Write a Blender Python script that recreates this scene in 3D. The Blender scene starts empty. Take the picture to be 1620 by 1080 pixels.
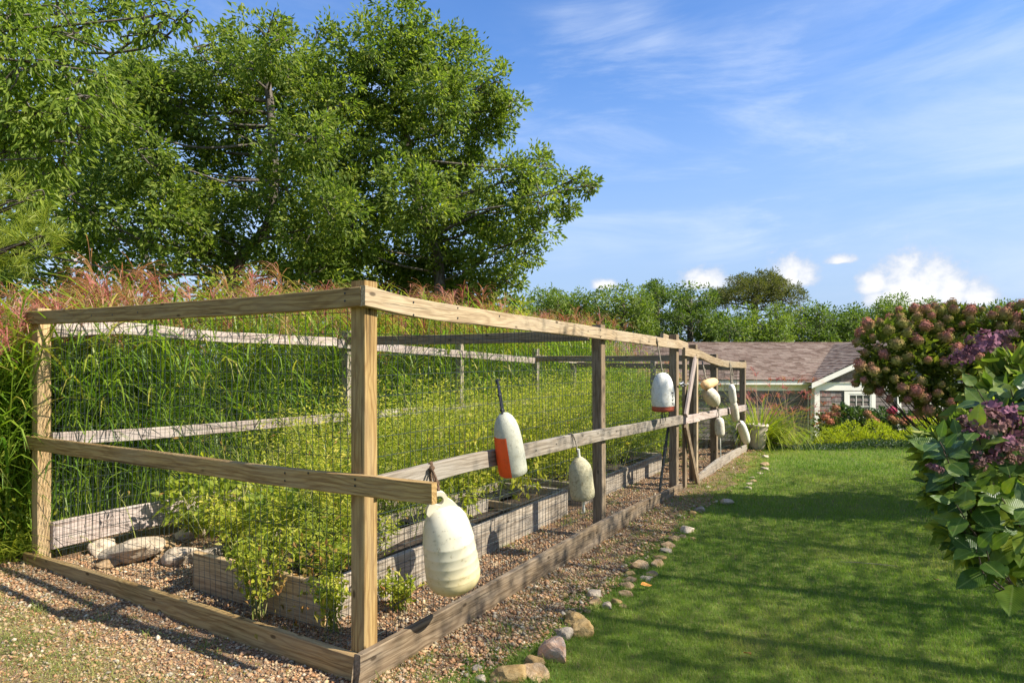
import bpy, math, random
import numpy as np
from mathutils import Vector, Matrix
from mathutils import noise as mnoise
R = math.radians
random.seed(7)
G = np.random.default_rng(11)
SC = bpy.context.scene
COL = SC.collection

# ------------------------------------------------------------------ camera
F = 1016.0; HY = 578.0; EYE = 1.5
cam_d = bpy.data.cameras.new("camera"); cam = bpy.data.objects.new("camera", cam_d); COL.objects.link(cam)
cam.location = (0, 0, EYE); cam.rotation_euler = (R(90), 0, 0)
cam_d.sensor_width = 36; cam_d.lens = 36 * F / 1620; cam_d.shift_y = 38 / 1620
cam_d.clip_start = 0.05; cam_d.clip_end = 3000
SC.camera = cam

# ------------------------------------------------------------------ sun, sky, exposure
SUN_EL = 42.0
SUN_H = (0.937, -0.349)                       # horizontal direction towards the sun
sd = Vector((SUN_H[0] * math.cos(R(SUN_EL)), SUN_H[1] * math.cos(R(SUN_EL)), math.sin(R(SUN_EL))))
sun_d = bpy.data.lights.new("sun", 'SUN'); sun_d.energy = 3.6; sun_d.angle = R(0.5); sun_d.color = (1.0, 0.94, 0.83)
sun = bpy.data.objects.new("sun", sun_d); COL.objects.link(sun)
sun.rotation_euler = sd.to_track_quat('Z', 'Y').to_euler(); sun.location = (8, -4, 12)
SKY_STRENGTH = 0.15
SC.view_settings.view_transform = 'Standard'; SC.view_settings.look = 'None'
SC.view_settings.exposure = 1.44; SC.view_settings.gamma = 1.0; SC.view_settings.use_curve_mapping = False
SC.cycles.max_bounces = 8; SC.cycles.diffuse_bounces = 5; SC.cycles.transmission_bounces = 6; SC.cycles.glossy_bounces = 2
SC.cycles.transparent_max_bounces = 8
SC.cycles.use_denoising = True

world = bpy.data.worlds.new("World"); SC.world = world; world.use_nodes = True
WN = world.node_tree; WN.nodes.clear()


class NT:
    """tiny node-tree helper"""
    def __init__(s, tree): s.t = tree
    def n(s, typ, **kw):
        nd = s.t.nodes.new(typ)
        for k, v in kw.items():
            if k == 'inp':
                for kk, vv in v.items(): s.set(nd.inputs[kk], vv)
            else: setattr(nd, k, v)
        return nd
    def set(s, sock, v):
        if isinstance(v, bpy.types.NodeSocket): s.t.links.new(v, sock)
        else: sock.default_value = v
    def m(s, op, a, b=None, c=None, clamp=False):
        nd = s.t.nodes.new('ShaderNodeMath'); nd.operation = op; nd.use_clamp = clamp
        s.set(nd.inputs[0], a)
        if b is not None: s.set(nd.inputs[1], b)
        if c is not None: s.set(nd.inputs[2], c)
        return nd.outputs[0]
    def ss(s, x, lo, hi):
        nd = s.t.nodes.new('ShaderNodeMapRange'); nd.interpolation_type = 'SMOOTHSTEP'
        s.set(nd.inputs['Value'], x); s.set(nd.inputs['From Min'], lo); s.set(nd.inputs['From Max'], hi)
        return nd.outputs[0]
    def mix(s, f, a, b, typ='MIX'):
        nd = s.t.nodes.new('ShaderNodeMix'); nd.data_type = 'RGBA'; nd.blend_type = typ
        s.set(nd.inputs[0], f)
        s.set(nd.inputs[6], a if not isinstance(a, tuple) else (*a[:3], 1)); s.set(nd.inputs[7], b if not isinstance(b, tuple) else (*b[:3], 1))
        return nd.outputs[2]
    def noise(s, vec, scale, detail=4, rough=0.5, dist=0.0, out='Fac'):
        nd = s.n('ShaderNodeTexNoise'); s.set(nd.inputs['Vector'], vec)
        nd.inputs['Scale'].default_value = scale; nd.inputs['Detail'].default_value = detail
        nd.inputs['Roughness'].default_value = rough; nd.inputs['Distortion'].default_value = dist
        return nd.outputs[out]
    def mapping(s, vec, loc=(0, 0, 0), rot=(0, 0, 0), scale=(1, 1, 1)):
        nd = s.n('ShaderNodeMapping'); s.set(nd.inputs['Vector'], vec)
        s.set(nd.inputs['Location'], loc); nd.inputs['Rotation'].default_value = rot; nd.inputs['Scale'].default_value = scale
        return nd.outputs[0]
    def ramp(s, f, stops):
        nd = s.n('ShaderNodeValToRGB'); s.set(nd.inputs[0], f)
        cr = nd.color_ramp
        while len(cr.elements) < len(stops): cr.elements.new(0.5)
        for e, (p, c) in zip(cr.elements, stops): e.position = p; e.color = (*c, 1)
        return nd.outputs[0]


def build_world():
    w = NT(WN)
    sky = w.n('ShaderNodeTexSky', sky_type='NISHITA')
    sky.sun_disc = False; sky.sun_elevation = R(SUN_EL); sky.sun_rotation = math.atan2(SUN_H[0], SUN_H[1])
    sky.air_density = 1.0; sky.dust_density = 0.25; sky.ozone_density = 3.0; sky.altitude = 0
    tc = w.n('ShaderNodeTexCoord').outputs['Generated']
    sp = w.n('ShaderNodeSeparateXYZ', inp={0: tc})
    x, y, z = sp.outputs
    a = w.m('ARCTAN2', x, y)
    e = w.m('ARCSINE', z)
    ae = w.n('ShaderNodeCombineXYZ', inp={0: a, 1: e, 2: 0.0}).outputs[0]
    # high cirrus streaks
    n1 = w.noise(w.mapping(ae, loc=(3.1, 0.4, 0), rot=(0, 0, R(-16)), scale=(1.1, 5.2, 1)), 2.0, 9, 0.62, 0.5)
    n2 = w.noise(w.mapping(ae, loc=(1.7, 2.2, 0), rot=(0, 0, R(-10)), scale=(1.0, 2.0, 1)), 1.6, 4, 0.5, 0.2)
    ci = w.m('MULTIPLY', w.ss(n1, 0.42, 0.76), w.ss(n2, 0.40, 0.66))
    # more cloud veil towards the sun's side and the upper left
    side = w.m('ADD', w.m('MULTIPLY', w.ss(a, 0.15, 0.75), 0.75), w.m('MULTIPLY', w.ss(a, -0.05, -0.5), 0.75))
    veil = w.m('MULTIPLY', w.ss(n1, 0.30, 0.78), side)
    ci = w.m('MAXIMUM', w.m('MULTIPLY', ci, 0.75), w.m('MULTIPLY', veil, 0.80))
    hs = w.n('ShaderNodeHueSaturation', inp={'Hue': 0.508, 'Saturation': 1.20, 'Value': 0.61, 'Color': sky.outputs[0]})
    hz = w.ss(e, 0.48, 0.02)
    base = w.mix(w.m('MULTIPLY', hz, 0.90), hs.outputs[0], (1.05, 1.40, 2.05))
    col = w.mix(w.m('MULTIPLY', ci, 0.85), base, (2.2, 2.45, 2.85))
    # fair-weather cumulus low over the horizon: (px, py of base, half width, height) measured in the photograph
    cl = [(1250, 444, 50, 54), (1330, 414, 30, 17), (1432, 474, 90, 92), (1466, 474, 64, 88), (1500, 474, 60, 66), (1545, 476, 50, 50), (1384, 456, 44, 44), (1114, 450, 52, 36),
          (958, 454, 30, 16), (140, 412, 50, 26), (370, 408, 30, 18)]
    pn = w.noise(w.mapping(ae, scale=(1, 1.25, 1)), 26.0, 6, 0.6, 0.2)
    pn2 = w.noise(ae, 70.0, 4, 0.6, 0.0)
    pf = w.m('ADD', w.m('MULTIPLY', w.m('SUBTRACT', pn, 0.5), 1.15), w.m('MULTIPLY', w.m('SUBTRACT', pn2, 0.5), 0.55))
    tot = None
    for (px, py, hw, hh) in cl:
        u = (px - 810) / F; v = (HY - py) / F
        a0 = math.atan(u); e0 = math.atan(v / math.sqrt(1 + u * u))
        A = hw / F / (1 + u * u); E = hh / F / math.sqrt(1 + u * u)
        da = w.m('DIVIDE', w.m('SUBTRACT', a, a0), A)
        de = w.m('DIVIDE', w.m('SUBTRACT', e, e0), E)
        low = w.m('MULTIPLY', w.m('MINIMUM', de, 0.0), 3.2)       # flat base
        de2 = w.m('ADD', w.m('MAXIMUM', de, 0.0), low)
        d = w.m('SUBTRACT', 1.0, w.m('SQRT', w.m('ADD', w.m('MULTIPLY', da, da), w.m('MULTIPLY', de2, de2))))
        d = w.m('ADD', d, pf)
        tot = d if tot is None else w.m('MAXIMUM', tot, d)
    # the same kind of cloud all round the horizon, out of the picture too
    ring = w.m('SUBTRACT', w.m('MULTIPLY', w.noise(w.mapping(ae, loc=(5, 1, 0), scale=(1, 2.2, 1)), 5.0, 5, 0.55), 3.0), 1.75)
    ring = w.m('MULTIPLY', ring, w.m('MULTIPLY', w.ss(e, 0.30, 0.12), w.ss(w.m('ABSOLUTE', a), 0.80, 1.1)))
    tot = w.m('MAXIMUM', tot, ring)
    al = w.m('MULTIPLY', w.ss(tot, 0.0, 0.5), 0.95)
    cc = w.mix(w.ss(tot, 0.15, 0.9), (1.65, 1.85, 2.25), (2.75, 2.72, 2.66))
    col = w.mix(al, col, cc)
    bg = w.n('ShaderNodeBackground', inp={'Color': col, 'Strength': SKY_STRENGTH})
    out = w.n('ShaderNodeOutputWorld'); WN.links.new(bg.outputs[0], out.inputs[0])


build_world()

# ------------------------------------------------------------------ frame of the fenced garden
C0 = np.array([-0.70, 3.05]); ET = np.array([0.5086, 0.861]); ES = np.array([-0.861, 0.5086])


def TS(t, s, z=0.0):
    p = C0 + ET * t + ES * s
    return np.array([p[0], p[1], z])


def RP(px, py, s=0.0):                        # measured pixel on the long side -> (t, z)
    k = (px - 810) / F
    t = (k * (C0[1] + .5086 * s) - C0[0] + .861 * s) / (.5086 - .861 * k)
    Y = C0[1] + .861 * t + .5086 * s
    return t, EYE + (HY - py) / F * Y


def LP(px, py, t=0.0):                        # measured pixel on the short side -> (s, z)
    k = (px - 810) / F
    s = (C0[0] + .5086 * t - k * (C0[1] + .861 * t)) / (.861 + .5086 * k)
    Y = C0[1] + .861 * t + .5086 * s
    return s, EYE + (HY - py) / F * Y


def at(px, py, Y):
    return np.array([(px - 810) / F * Y, Y, EYE + (HY - py) / F * Y])


def to_ts(x, y):
    dx = np.asarray(x) - C0[0]; dy = np.asarray(y) - C0[1]
    return dx * ET[0] + dy * ET[1], dx * ES[0] + dy * ES[1]


def sst(x, a, b):
    x = np.clip((np.asarray(x, dtype=float) - a) / (b - a), 0, 1)
    return x * x * (3 - 2 * x)


def gz(x, y):
    """height of the ground"""
    x = np.asarray(x, dtype=float); y = np.asarray(y, dtype=float)
    r = sst(x, 1.5, 4.5)
    drop = -1.25 * sst(y, 11.0, 18.5) * r - 0.5 * sst(y, 14, 30) * (1 - r)
    mnd = 0.012 * np.sin(x * 1.7 + y * .8) + 0.010 * np.sin(x * -.9 + y * 2.1 + 1)
    t, s = to_ts(x, y)
    left = 0.05 * sst(s, 0.8, 3.2)
    far = 0.03 * sst(y, 5.5, 9) * (1 - sst(y, 14, 20))
    return drop + mnd * sst(y, 3.5, 7) + left + far


def ground_at(px, py):                        # ray -> flat ground near z = 0
    Y = F * EYE / (py - HY)
    for _ in range(4):
        x = (px - 810) / F * Y
        Y = F * (EYE - float(gz(x, Y))) / (py - HY)
    return (px - 810) / F * Y, Y


# ------------------------------------------------------------------ mesh helpers
class MB:
    """collects triangles and quads with one random value per face"""
    def __init__(s): s.v = []; s.f = []; s.r = []; s.m = []; s.n = 0
    def add(s, v, f, r=None, mi=0):
        v = np.asarray(v, dtype=np.float32).reshape(-1, 3); f = np.asarray(f, dtype=np.int64)
        s.v.append(v); s.f.append(f + s.n); s.n += len(v)
        if r is None: r = np.full(len(f), random.random())
        elif np.isscalar(r): r = np.full(len(f), float(r))
        s.r.append(np.asarray(r, dtype=np.float32)); s.m.append(np.full(len(f), mi, dtype=np.int32))
    def mesh(s, name, mats, smooth=False):
        me = bpy.data.meshes.new(name)
        v = np.concatenate(s.v)
        idx = np.concatenate([f.reshape(-1) for f in s.f]).astype(np.int32)
        tot = np.concatenate([np.full(len(f), f.shape[1], dtype=np.int32) for f in s.f])
        start = np.concatenate([[0], np.cumsum(tot)[:-1]]).astype(np.int32)
        me.vertices.add(len(v)); me.vertices.foreach_set('co', v.reshape(-1))
        me.loops.add(len(idx)); me.loops.foreach_set('vertex_index', idx)
        me.polygons.add(len(tot)); me.polygons.foreach_set('loop_start', start)
        me.polygons.foreach_set('material_index', np.concatenate(s.m))
        me.update(calc_edges=True)
        at_ = me.attributes.new('rnd', 'FLOAT', 'FACE'); at_.data.foreach_set('value', np.concatenate(s.r))
        me.polygons.foreach_set('use_smooth', np.full(len(tot), smooth))
        for m in (mats if isinstance(mats, (list, tuple)) else [mats]): me.materials.append(m)
        return me
    def build(s, name, mats, parent=None, smooth=False):
        return link(name, s.mesh(name, mats, smooth), parent)


def link(name, data, parent=None, mat=None):
    o = bpy.data.objects.new(name, data); COL.objects.link(o)
    if parent is not None: o.parent = parent
    if mat is not None: o.matrix_world = mat
    return o


def tag(o, label=None, cat=None, group=None, kind=None):
    if label: o['label'] = label
    if cat: o['category'] = cat
    if group: o['group'] = group
    if kind: o['kind'] = kind
    return o


def thing(name, label, cat, loc=(0, 0, 0), group=None):
    o = link(name, None); o.location = tuple(float(c) for c in loc); o.empty_display_size = .2
    return tag(o, label, cat, group)


def part(name, mb, mats, root, smooth=False):
    """mesh given in world coordinates, parented to root (an unrotated Empty)"""
    o = mb.build(name, mats, root, smooth)
    o.location = -np_v(root.location) if root.parent is None else (0, 0, 0)
    return o


def np_v(v): return Vector((v[0], v[1], v[2]))


def nrm(a): return a / (np.linalg.norm(a, axis=-1, keepdims=True) + 1e-9)


def rdir(n, up=0.0):
    d = G.normal(size=(n, 3)); d[:, 2] += up
    return nrm(d)


def add_leaves(mb, P, D, N, L, W, rnd, fold=.3, mi=0):
    n = len(P); L = np.broadcast_to(L, (n,))[:, None]; W = np.broadcast_to(W, (n,))[:, None]
    S = nrm(np.cross(D, N)); N2 = np.cross(S, D)
    v = np.stack([P, P + D * L * .42 + S * W * .5 + N2 * W * fold, P + D * L - N2 * L * .08, P + D * L * .42 - S * W * .5 + N2 * W * fold], 1)
    b = np.arange(n)[:, None] * 4
    f = np.concatenate([b + [0, 1, 2], b + [0, 2, 3]], 1).reshape(-1, 3)
    mb.add(v, f, np.repeat(np.broadcast_to(rnd, (n,)), 2), mi)


def add_blades(mb, P, az, L, e0, e1, W, rnd, K=4, mi=0, power=1.0, taper=.9):
    """arching grass blades: elevation goes from e0 at the base to e1 at the tip"""
    n = len(P)
    az, L, e0, e1, W, rnd = [np.broadcast_to(q, (n,)).astype(float) for q in (az, L, e0, e1, W, rnd)]
    pts = [np.array(P, dtype=float)]; A = np.stack([np.cos(az), np.sin(az), np.zeros(n)], 1)
    for k in range(K):
        u = ((k + .5) / K) ** power
        e = e0 + (e1 - e0) * u
        d = A * np.cos(e)[:, None]; d[:, 2] = np.sin(e)
        pts.append(pts[-1] + d * (L / K)[:, None])
    tw = az + math.pi / 2 + G.uniform(-.5, .5, n)
    S = np.stack([np.cos(tw), np.sin(tw), G.uniform(-.2, .2, n)], 1)
    vs = []
    for k, p in enumerate(pts):
        u = k / K
        w = W * (1 - taper * u ** 1.6) * (0.6 + .4 * min(1, u * 4)) * .5
        vs += [p - S * w[:, None], p + S * w[:, None]]
    v = np.stack(vs, 1); b = np.arange(n)[:, None] * (2 * (K + 1))
    f = np.concatenate([b + [2 * k, 2 * k + 1, 2 * k + 3, 2 * k + 2] for k in range(K)], 1).reshape(-1, 4)
    mb.add(v, f, np.repeat(rnd, K), mi)
    return pts


def add_tube(mb, pts, rad, n=6, mi=0, rnd=None, cap=True):
    pts = np.asarray(pts, dtype=float); m = len(pts); rad = np.broadcast_to(rad, (m,))
    T = np.gradient(pts, axis=0); T = nrm(T)
    ref = np.array([0, 0, 1.]) if abs(T[:, 2]).mean() < .8 else np.array([1., 0, 0])
    A = nrm(np.cross(T, ref)); B = np.cross(T, A)
    ang = np.arange(n) * 2 * math.pi / n
    v = pts[:, None] + (A[:, None] * np.cos(ang)[None, :, None] + B[:, None] * np.sin(ang)[None, :, None]) * rad[:, None, None]
    i = np.arange(m - 1)[:, None] * n; j = np.arange(n)[None]; j2 = (j + 1) % n
    f = np.stack([i + j, i + j2, i + n + j2, i + n + j], -1).reshape(-1, 4)
    r = random.random() if rnd is None else rnd
    mb.add(v.reshape(-1, 3), f, r, mi)
    if cap and n >= 3:
        c = np.concatenate([v[0], v[-1]])
        mb.add(c, [list(range(n))[::-1]], r, mi); mb.add(c, [[n + q for q in range(n)]], r, mi)


def add_box(mb, lo, hi, M=None, rnd=None, mi=0):
    (x0, y0, z0), (x1, y1, z1) = lo, hi
    v = np.array([(x, y, z) for z in (z0, z1) for y in (y0, y1) for x in (x0, x1)], dtype=float)
    if M is not None: v = np.array([M @ Vector(q) for q in v])
    mb.add(v, [[0, 2, 3, 1], [4, 5, 7, 6], [0, 1, 5, 4], [2, 6, 7, 3], [0, 4, 6, 2], [1, 3, 7, 5]], rnd, mi)


def curve(pts, n=8):
    """smooth polyline through the points (Catmull-Rom)"""
    p = np.asarray(pts, dtype=float)
    if len(p) == 2: return np.stack([p[0] + (p[1] - p[0]) * u for u in np.linspace(0, 1, n)])
    q = np.concatenate([[2 * p[0] - p[1]], p, [2 * p[-1] - p[-2]]]); out = []
    for i in range(1, len(q) - 2):
        for u in np.linspace(0, 1, n, endpoint=False):
            a, b, c, d = q[i - 1:i + 3]
            out.append(.5 * ((2 * b) + (-a + c) * u + (2 * a - 5 * b + 4 * c - d) * u * u + (-a + 3 * b - 3 * c + d) * u ** 3))
    out.append(p[-1]); return np.array(out)


MW = {}


def beam(name, path, w, h, normal, mat, root, ch=.004, wob=.0015):
    """a plank or post along PATH; w = thickness along NORMAL, h = the other way. A mesh of its own, grain along its local X."""
    path = np.asarray(path, dtype=float)
    if len(path) == 2: path = curve(path, 6)
    elif len(path) < 8: path = curve(path, 4)
    X = nrm(path[-1] - path[0]); N = np.asarray(normal, dtype=float); N = nrm(N - X * (N @ X)); B = np.cross(X, N)
    o0 = path.mean(0); loc = np.stack([(path - o0) @ X, (path - o0) @ N, (path - o0) @ B], 1)
    hw, hh = w / 2, h / 2
    sec = np.array([(-hw + ch, -hh), (hw - ch, -hh), (hw, -hh + ch), (hw, hh - ch), (hw - ch, hh), (-hw + ch, hh), (-hw, hh - ch), (-hw, -hh + ch)])
    T = np.gradient(loc[:, [0, 2]], axis=0); T = T / np.linalg.norm(T, axis=1, keepdims=True)
    v = []
    for k, p in enumerate(loc):
        j = G.uniform(-wob, wob, (8, 2))
        for q, (a, b) in enumerate(sec):
            a += j[q, 0]; b += j[q, 1]
            nx, nz = (-T[k, 1], T[k, 0]) if 0 < k < len(loc) - 1 else (0, 1)
            v.append((p[0] + nx * b, p[1] + a, p[2] + nz * b))
    m = len(loc); mb = MB()
    i = np.arange(m - 1)[:, None] * 8; jj = np.arange(8)[None]; j2 = (jj + 1) % 8
    f = np.stack([i + jj, i + j2, i + 8 + j2, i + 8 + jj], -1).reshape(-1, 4)
    mb.add(v, f, 0.5); mb.n -= len(v)
    mb.v.append(np.zeros((0, 3), np.float32)); mb.f.append(np.array([list(range(8))[::-1], [(m - 1) * 8 + q for q in range(8)]])); mb.n += len(v)
    mb.r.append(np.full(2, .5, np.float32)); mb.m.append(np.zeros(2, np.int32))
    M = Matrix([[X[0], N[0], B[0], o0[0]], [X[1], N[1], B[1], o0[1]], [X[2], N[2], B[2], o0[2]], [0, 0, 0, 1]])
    o = mb.build(name, mat, root)
    rw = Matrix.Translation(root.location) if root is not None and root.parent is None else (Matrix.Identity(4) if root is None else root_world(root))
    o.matrix_local = rw.inverted() @ M
    if root is None: MW[o.name] = M
    return o


def root_world(o):
    M = o.matrix_local.copy(); p = o.parent
    while p is not None:
        M = p.matrix_local @ M if p.parent is not None else Matrix.Translation(p.location) @ M
        p = p.parent
    return M


def copy_part(src, parent, M, name=None, mesh=None):
    c = src.copy()
    if mesh is not None: c.data = mesh
    if name: c.name = name
    COL.objects.link(c); c.parent = parent; c.matrix_local = M
    return c


# ------------------------------------------------------------------ materials
def new_mat(name):
    m = bpy.data.materials.new(name); m.use_nodes = True; m.node_tree.nodes.clear()
    return m, NT(m.node_tree)


def finish(m, w, col, rough=.7, bump=None, bs=.3, bd=.01, spec=.3, trans=None, normal=None):
    p = w.n('ShaderNodeBsdfPrincipled')
    w.set(p.inputs['Base Color'], col if not isinstance(col, tuple) else (*col, 1)); w.set(p.inputs['Roughness'], rough)
    p.inputs['Specular IOR Level'].default_value = spec
    if bump is not None:
        b = w.n('ShaderNodeBump', inp={'Height': bump, 'Strength': bs, 'Distance': bd})
        w.t.links.new(b.outputs[0], p.inputs['Normal'])
    sh = p.outputs[0]
    if trans:
        tr = w.n('ShaderNodeBsdfTranslucent'); w.set(tr.inputs[0], trans[1])
        mx = w.n('ShaderNodeMixShader', inp={0: trans[0]}); w.t.links.new(sh, mx.inputs[1]); w.t.links.new(tr.outputs[0], mx.inputs[2]); sh = mx.outputs[0]
    o = w.n('ShaderNodeOutputMaterial'); w.t.links.new(sh, o.inputs[0]); return m


def m_leaf(name, stops, trans=.35, rough=.5, spec=.35, warm=1.5):
    m, w = new_mat(name)
    a = w.n('ShaderNodeAttribute', attribute_name='rnd').outputs['Fac']
    col = w.ramp(a, [(i / (len(stops) - 1), c) for i, c in enumerate(stops)])
    tcol = w.mix(1.0, col, (warm * 1.15, warm * 1.25, warm * .55), 'MULTIPLY')
    return finish(m, w, col, rough, spec=spec, trans=(trans, tcol))


def m_wood(name, c_dark, c_mid, c_light, grey=(.33, .31, .29), greymix=.25, rings=14, rough=.8):
    m, w = new_mat(name)
    tc = w.n('ShaderNodeTexCoord').outputs['Object']
    rn = w.n('ShaderNodeObjectInfo').outputs['Random']
    off = w.n('ShaderNodeCombineXYZ', inp={0: w.m('MULTIPLY', rn, 37.0), 1: w.m('MULTIPLY', rn, 11.0), 2: w.m('MULTIPLY', rn, 5.3)}).outputs[0]
    v = w.n('ShaderNodeVectorMath', operation='ADD', inp={0: tc, 1: off}).outputs[0]
    warp = w.noise(w.mapping(v, scale=(.9, 3.5, 3.5)), 2.0, 3, .5, 0.2)
    sx = w.n('ShaderNodeSeparateXYZ', inp={0: v})
    rr = w.m('ADD', w.m('MULTIPLY', sx.outputs[2], rings * 5.2), w.m('MULTIPLY', warp, 15.0))
    rr = w.m('ADD', rr, w.m('MULTIPLY', sx.outputs[1], rings * 3.0))
    ring = w.m('MULTIPLY', w.m('ADD', w.m('SINE', w.m('MULTIPLY', rr, 2.6)), 1.0), 0.5)
    ring = w.m('POWER', ring, 2.2)
    fine = w.noise(w.mapping(v, scale=(3, 110, 110)), 1.0, 5, .65)
    blot = w.noise(w.mapping(v, scale=(1.2, 5, 5)), 1.4, 4, .6)
    vo = w.n('ShaderNodeTexVoronoi', feature='F1'); w.set(vo.inputs['Vector'], w.mapping(v, scale=(5.0, 11.0, 11.0))); vo.inputs['Scale'].default_value = 1.0
    knot = w.ss(vo.outputs['Distance'], .15, .07)
    crack = w.ss(w.noise(w.mapping(v, loc=(4, 2, 1), scale=(1.5, 60, 60)), 1.0, 3, .6), .655, .70)
    c = w.mix(w.m('MULTIPLY', ring, .68), c_light, c_mid)
    c = w.mix(w.ss(fine, .4, .72), c, c_dark)
    c = w.mix(w.m('MULTIPLY', w.ss(blot, .42, .68), greymix), c, grey)
    hs = w.n('ShaderNodeHueSaturation', inp={'Value': w.m('ADD', w.m('MULTIPLY', rn, .30), .85), 'Color': c}).outputs[0]
    c = w.mix(w.m('MULTIPLY', knot, .8), hs, tuple(q * .32 for q in c_dark))
    c = w.mix(w.m('MULTIPLY', crack, .65), c, tuple(q * .25 for q in c_dark))
    h = w.m('SUBTRACT', w.m('ADD', w.m('MULTIPLY', fine, .6), w.m('MULTIPLY', ring, -.3)), w.m('MULTIPLY', crack, .9))
    return finish(m, w, c, rough, h, .55, .004, .2)


MAT = {}
MAT['pine'] = m_wood('treated_pine', (.155, .082, .026), (.21, .118, .040), (.375, .25, .098), (.31, .235, .135), .35)
MAT['pine_post'] = m_wood('weathered_pine', (.18, .12, .065), (.24, .165, .095), (.395, .30, .18), (.36, .30, .215), .45)
MAT['grey_wood'] = m_wood('weathered_grey_wood', (.145, .110, .075), (.215, .17, .12), (.35, .295, .225), (.39, .35, .29), .5)
MAT['brown_wood'] = m_wood('weathered_brown_wood', (.090, .058, .030), (.15, .10, .058), (.265, .195, .120), (.32, .265, .20), .4)
MAT['pale_wood'] = m_wood('sun_bleached_wood', (.21, .15, .12), (.29, .22, .18), (.46, .375, .32), (.47, .41, .37), .5)
MAT['bed_wood'] = m_wood('bed_front_wood', (.24, .14, .06), (.36, .225, .10), (.52, .36, .18), (.42, .33, .20), .3)


def simple(name, col, rough=.6, spec=.3, var=.15, scale=8, bump=.0, metal=0.0):
    m, w = new_mat(name)
    tc = w.n('ShaderNodeTexCoord').outputs['Object']
    n = w.noise(tc, scale, 5, .6)
    c = w.mix(w.ss(n, .3, .7), tuple(max(0, q * (1 - var)) for q in col), tuple(min(1, q * (1 + var)) for q in col))
    finish(m, w, c, rough, n if bump else None, bump, .01, spec)
    if metal: [nd for nd in m.node_tree.nodes if nd.type == 'BSDF_PRINCIPLED'][0].inputs['Metallic'].default_value = metal
    return m


MAT['wire'] = simple('coated_wire', (.035, .045, .042), .45, .5)
MAT['rope'] = simple('old_rope', (.22, .19, .14), .9, .1, .35, 90, .5)
MAT['rope_brown'] = simple('brown_rope', (.12, .075, .045), .9, .1, .4, 90, .5)
MAT['black_plastic'] = simple('black_plastic', (.012, .012, .014), .45, .4)
MAT['trim'] = simple('white_painted_trim', (.86, .80, .68), .55, .3, .05, 3)
MAT['steel'] = simple('galvanised_steel', (.35, .35, .36), .4, .5, .2, 30, 0, .7)
MAT['bark'] = None


def m_bark(name, a, b):
    m, w = new_mat(name); tc = w.n('ShaderNodeTexCoord').outputs['Object']
    n = w.noise(w.mapping(tc, scale=(6, 6, 1.6)), 3.0, 6, .65)
    return finish(m, w, w.mix(w.ss(n, .35, .68), a, b), .9, n, .8, .03, .1)


MAT['bark'] = m_bark('grey_bark', (.07, .056, .043), (.20, .175, .145))
MAT['bark_dark'] = m_bark('dark_bark', (.045, .035, .028), (.12, .095, .075))
MAT['oak'] = m_leaf('oak_leaf', [(.055, .090, .018), (.115, .165, .026), (.205, .25, .042), (.32, .33, .062)], .45, .6, .22)
MAT['oak_near'] = m_leaf('pointed_oak_leaf', [(.075, .125, .016), (.140, .200, .024), (.215, .27, .036), (.28, .31, .050)], .45, .55, .25)
MAT['far_leaf'] = m_leaf('far_tree_leaf', [(.055, .090, .014), (.095, .145, .018), (.15, .205, .026), (.21, .25, .036)], .35, .55)
MAT['pine_needle_far'] = m_leaf('far_pine_needle', [(.06, .072, .016), (.12, .125, .022), (.20, .19, .035)], .3, .7)
MAT['needle'] = m_leaf('pine_needle', [(.13, .18, .02), (.24, .29, .035), (.36, .38, .055)], .35, .45)
MAT['grass_blade'] = m_leaf('tall_grass_blade', [(.070, .150, .022), (.135, .230, .024), (.230, .300, .032), (.42, .36, .08)], .42, .42, .4)
MAT['plume'] = m_leaf('grass_plume', [(.32, .085, .09), (.44, .15, .135), (.50, .26, .19), (.46, .36, .20)], .45, .7, .1, 1.1)
MAT['weed'] = m_leaf('weed_leaf', [(.12, .175, .022), (.25, .29, .030), (.40, .39, .045), (.54, .46, .09)], .42, .5, .25)
MAT['weed_dry'] = m_leaf('drying_leaf', [(.20, .16, .04), (.30, .22, .06), (.38, .18, .06)], .4, .7, .1, 1.2)
MAT['lawn'] = m_leaf('lawn_blade', [(.105, .185, .026), (.155, .240, .036), (.23, .285, .055), (.38, .34, .12)], .48, .5, .25, 1.3)
MAT['dry_grass'] = m_leaf('dry_grass', [(.12, .19, .03), (.26, .28, .07), (.44, .37, .17)], .3, .7, .1, 1.1)
MAT['yellow_shrub'] = m_leaf('yellow_shrub_leaf', [(.17, .23, .018), (.34, .37, .022), (.50, .48, .04)], .42, .55, .2, 1.2)
MAT['shrub_leaf'] = m_leaf('shrub_leaf', [(.03, .055, .018), (.05, .085, .022), (.10, .13, .03)], .3, .5)
MAT['hyd_leaf'] = m_leaf('panicle_hydrangea_leaf', [(.07, .10, .016), (.12, .15, .022), (.22, .21, .035)], .42, .5)
MAT['fine_grass'] = m_leaf('bright_ornamental_grass', [(.15, .21, .018), (.26, .30, .025), (.40, .40, .05)], .45, .5, .2, 1.2)


def m_flower(name, lo, hi, zr=(-.05, .06)):
    m, w = new_mat(name)
    z = w.n('ShaderNodeSeparateXYZ', inp={0: w.n('ShaderNodeTexCoord').outputs['Object']}).outputs[2]
    a = w.n('ShaderNodeAttribute', attribute_name='rnd').outputs['Fac']; r = w.n('ShaderNodeObjectInfo').outputs['Random']
    f = w.m('ADD', w.ss(z, *zr), w.m('MULTIPLY', w.m('SUBTRACT', r, .5), 1.0), clamp=True)
    c = w.mix(f, lo, hi)
    c = w.n('ShaderNodeHueSaturation', inp={'Value': w.m('ADD', .45, w.m('MULTIPLY', a, 1.0)), 'Color': c}).outputs[0]
    return finish(m, w, c, .8, spec=.1, trans=(.3, c))


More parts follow.
